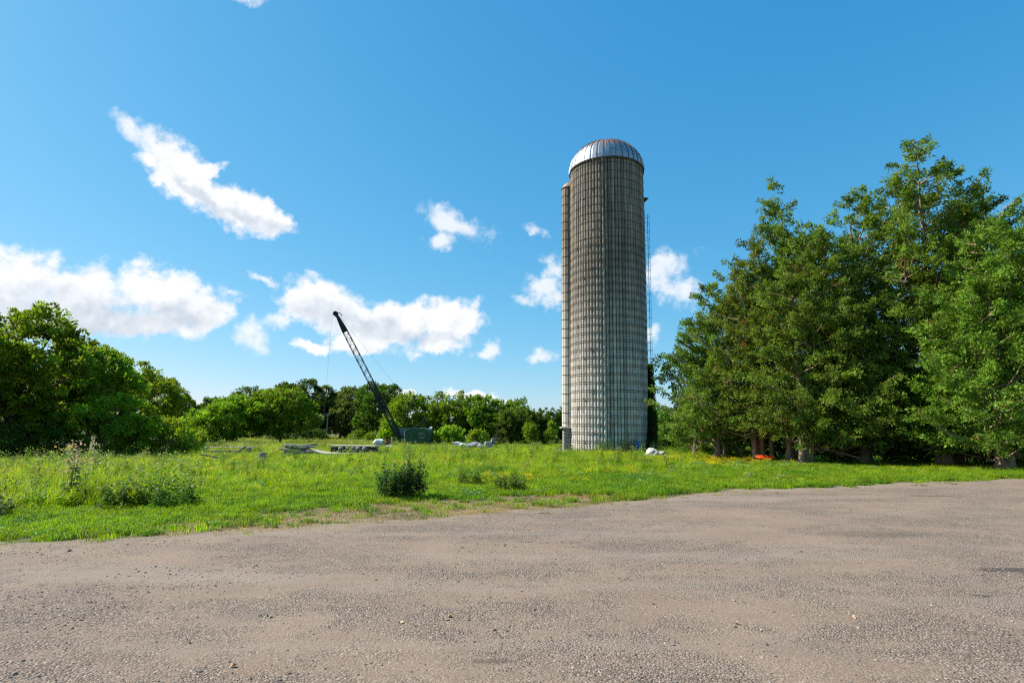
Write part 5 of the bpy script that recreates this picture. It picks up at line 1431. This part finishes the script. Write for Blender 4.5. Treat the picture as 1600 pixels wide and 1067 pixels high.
P.append(blades_mesh('dry_tall', 36, 0.60, 0.20, 0.010, (0.311, 0.323, 0.023), 0.45, (0.340, 0.260, 0.140), 3, rng))          # 8
P.append(blades_mesh('dry_short', 40, 0.05, 0.15, 0.008, (0.300, 0.230, 0.120), 1.2, (0.360, 0.280, 0.150), 2, rng))          # 9
P.append(weed_mesh('tall_stalk', 6, 0.75, 0.14, 0.10, (0.184, 0.278, 0.017), 18, (0.200, 0.240, 0.080), 5, 1.0, 0.05, rng))  # 10

rngS = np.random.default_rng(99)


def field_pts(y0, y1, dens, half=1.02, pad=3.0):
    area = half * (y1 ** 2 - y0 ** 2) + 2 * pad * (y1 - y0)
    n = int(area * dens)
    y = np.sqrt(rngS.uniform(y0 ** 2, y1 ** 2, n))
    x = rngS.uniform(-1, 1, n) * (y * half + pad)
    return x, y


def tallzone(x, y):
    w = 1.0 * (fbm(x * 0.5, y * 0.5, 41) - 0.5)
    return smoothstep(0.0, 0.7, (-0.57 * y + 0.35 - x) + 1.6 * w) * smoothstep(0.0, 0.6, y - (11.0 + 0.22 * (x + 9.8)) + w)


X, Y, T, S, SZs = [], [], [], [], []


def put(x, y, t, s, sz=None):
    X.append(x); Y.append(y); T.append(np.full(len(x), t) if np.isscalar(t) else t); S.append(s); SZs.append(s if sz is None else sz)


def drydist(x, y):
    dx, dy = x + 1.5, y - 11.55
    c_, s_ = math.cos(0.52), math.sin(0.52)
    u, v = (c_ * dx + s_ * dy) / 4.3, (-s_ * dx + c_ * dy) / 1.45
    return u * u + v * v + 2.0 * (fbm(x * 1.1, y * 1.1, 51) - 0.5)


# lawn: near strip and middle ground
for (ya, yb, dn, sc_) in ((6.5, 13, 75, 1.0), (13, 20, 48, 1.2), (20, 32, 20, 1.7), (32, 48, 8, 2.4)):
    x, y = field_pts(ya, yb, dn)
    d = y - np.interp(x, lx, le)
    cover = smoothstep(-0.15, 0.55, d + 0.9 * (fbm(x * 1.3, y * 1.3, 61) - 0.5))
    dry = smoothstep(1.55, 0.8, drydist(x, y))
    bare = smoothstep(0.60, 0.75, fbm(x * 0.8, y * 0.8, 63)) * smoothstep(3.5, 0.5, d) * 0.6
    u = rngS.uniform(0, 1, len(x))
    k = (u < cover * (1 - 0.9 * dry) * (1 - bare)) & (tallzone(x, y) < 0.7)
    x, y = x[k], y[k]
    t = rngS.choice([0, 1, 1, 2, 2], len(x))
    hmul = 0.75 + 0.8 * fbm(x * 0.6, y * 0.6, 65) + 0.5 * smoothstep(1.5, 7, y - edge_y(x)) * smoothstep(9, 2, x)
    s = sc_ * rngS.uniform(0.75, 1.25, len(x))
    put(x, y, t, s, s * hmul / (sc_ ** 0.5))
# stray tufts creeping out over the gravel
x, y = field_pts(6.5, 21, 9)
d = y - edge_y(x)
k = (d > -1.1) & (d < 0.3) & (rngS.uniform(0, 1, len(x)) < 0.75 * smoothstep(0.47, 0.66, fbm(x * 1.5, y * 1.5, 67)) * smoothstep(-1.1, -0.1, d))
put(x[k], y[k], rngS.choice([0, 1, 2, 9], k.sum()), rngS.uniform(0.5, 0.95, k.sum()), rngS.uniform(0.4, 0.8, k.sum()))
# dried strip
x, y = field_pts(8.5, 15, 60)
dry = smoothstep(1.8, 0.8, drydist(x, y)); d = y - edge_y(x)
k = (rngS.uniform(0, 1, len(x)) < np.maximum(dry * 0.75, 0.22 * smoothstep(2.0, 0.3, np.abs(d - 0.2)))) & (d > -0.35)
put(x[k], y[k], 9, rngS.uniform(0.7, 1.3, k.sum()))
# meadow behind the lawn
for (ya, yb, dn, sc_) in ((14, 24, 16, 0.95), (24, 40, 9, 1.25), (40, 62, 4.5, 1.7), (62, 105, 2.0, 2.4), (105, 150, 0.6, 3.2)):
    x, y = field_pts(ya, yb, dn)
    w = fbm(x * 0.28, y * 0.28, 71)
    line = np.interp(x, [-60, -8, -4, 0, 4, 8, 14, 24, 60], [10, 15.5, 16.5, 17.0, 20, 26, 40, 46, 60])
    m_ = smoothstep(-1.0, 3.0, y - line + 5 * (w - 0.5))
    u = rngS.uniform(0, 1, len(x))
    k = (u < m_) & (tallzone(x, y) < 0.9) & ~((np.hypot(x - SX, y - SY) < 3.2)) & ~((np.abs(x - 17) < 7) & (np.abs(y - 28) < 6))
    x, y, w = x[k], y[k], w[k]
    far = smoothstep(24, 50, y) * smoothstep(2, -10, x)
    r_ = rngS.uniform(0, 1, len(x))
    dryp = 0.75 * smoothstep(30, 46, y) * smoothstep(-5, -14, x) * smoothstep(0.35, 0.6, fbm(x * 0.2, y * 0.2, 73))
    t = np.where(r_ < dryp, 8, np.where(r_ < 0.55, 3, np.where(r_ < 0.80, 4, np.where(r_ < 0.97, 5, 10))))
    s = sc_ * rngS.uniform(0.75, 1.25, len(x))
    hh = (0.33 + 0.14 * smoothstep(18, 30, y) + 0.03 * far) * (0.55 + 0.9 * fbm(x * 0.5, y * 0.5, 75))
    # lower in front of the timber and scrap so that they show
    for (cx_, cy_, rx, ry) in ((-19.5, 37.5, 2.6, 3.2), (-13.5, 35.2, 2.6, 3.2), (-10.6, 37.0, 2.2, 3.4), (-14.4, 27.4, 1.4, 2.0), (-12.5, 28.0, 0.6, 1.6), (-3.4, 52.5, 2.4, 4.5), (-13.0, 56.0, 1.5, 4.5), (8.4, 33.0, 1.0, 1.6), (13, 27.8, 1.2, 2.4)):
        hh = hh * (1 - 0.78 * smoothstep(1.35, 0.75, np.hypot((x - cx_) / rx, (y - cy_) / ry)))
    put(x, y, t, s, hh * rngS.uniform(0.8, 1.25, len(x)) / 0.5 * np.where(t == 10, 1.1, 1.0))
# weedy mound in front of the crane
x = rngS.normal(-8.2, 2.2, 500); y = rngS.normal(57, 2.0, 500); k = np.abs(x + 8.2) < 4; x, y = x[k], y[k]
put(x, y, rngS.choice([3, 4, 5, 5], len(x)), rngS.uniform(1.2, 1.8, len(x)), rngS.uniform(0.8, 1.2, len(x)))
# tall meadow on the left
x, y = field_pts(9.5, 34, 26)
z_ = tallzone(x, y); k = rngS.uniform(0, 1, len(x)) < z_ * np.interp(y, [10, 18, 34], [1, 0.8, 0.4]); x, y, z_ = x[k], y[k], z_[k]
r_ = rngS.uniform(0, 1, len(x))
t = np.where(r_ < 0.42, 3, np.where(r_ < 0.72, 4, np.where(r_ < 0.80, 8, np.where(r_ < 0.95, 5, 10))))
hh = (0.55 + 0.75 * fbm(x * 0.6, y * 0.6, 81)) * (0.5 + 0.5 * z_) * np.interp(y, [10, 14, 34], [1.0, 1.1, 0.8])
put(x, y, t, rngS.uniform(0.8, 1.25, len(x)), hh * rngS.uniform(0.8, 1.2, len(x)))
# yellow flowers and pale leaves
x, y = field_pts(16, 60, 4.0)
f_ = smoothstep(0.50, 0.66, fbm(x * 0.25, y * 0.25, 91)) * 0.5 + 1.0 * smoothstep(1.25, 0.6, np.hypot((x - 9.5) / 5.5, (y - 31) / 4.5)) + 0.5 * smoothstep(1.2, 0.6, np.hypot((x - 2) / 5, (y - 27) / 4)) + 0.35 * smoothstep(1.2, .6, np.hypot((x + 8) / 5, (y - 26) / 6))
k = (rngS.uniform(0, 1, len(x)) < f_) & (y > edge_y(x) + 3) & (x < 13.5)
x, y = x[k], y[k]
put(x, y, 6, rngS.uniform(0.7, 1.2, len(x)) * np.interp(y, [16, 40, 60], [0.8, 1.25, 1.6]), rngS.uniform(0.6, 1.0, len(x)))
x, y = field_pts(13, 40, 1.6)
f_ = 0.55 * smoothstep(1.3, 0.6, np.hypot((x - 10) / 5, (y - 27) / 4)) + 0.5 * smoothstep(1.2, 0.6, np.hypot((x - 3.5) / 3, (y - 21) / 3)) + 0.10
k = (rngS.uniform(0, 1, len(x)) < f_) & (y > edge_y(x) + 2); x, y = x[k], y[k]
put(x, y, 7, rngS.uniform(0.6, 1.2, len(x)), rngS.uniform(0.6, 1.1, len(x)))
# grass fringe by the cedars, lit by the low gap
x, y = field_pts(17, 27, 16); d = y - edge_y(x)
k = (x > 11.5) & (d > 0.8) & (d < 5) & (rngS.uniform(0, 1, len(x)) < 0.8); x, y = x[k], y[k]
put(x, y, rngS.choice([3, 1, 1], len(x)), rngS.uniform(0.8, 1.3, len(x)), rngS.uniform(0.35, 0.7, len(x)))

X, Y, T, S, SZs = (np.concatenate(a) for a in (X, Y, T, S, SZs))
n = len(X)
rot = np.stack([rngS.normal(0, 0.08, n), rngS.normal(0, 0.08, n), rngS.uniform(0, 6.28, n)], 1)
scatter('grass', np.stack([X, Y, terr(X, Y) - 0.005], 1), rot, np.stack([S, S, SZs], 1), T, P, 'bright green grass, meadow and wild flowers covering the field', 'grass')
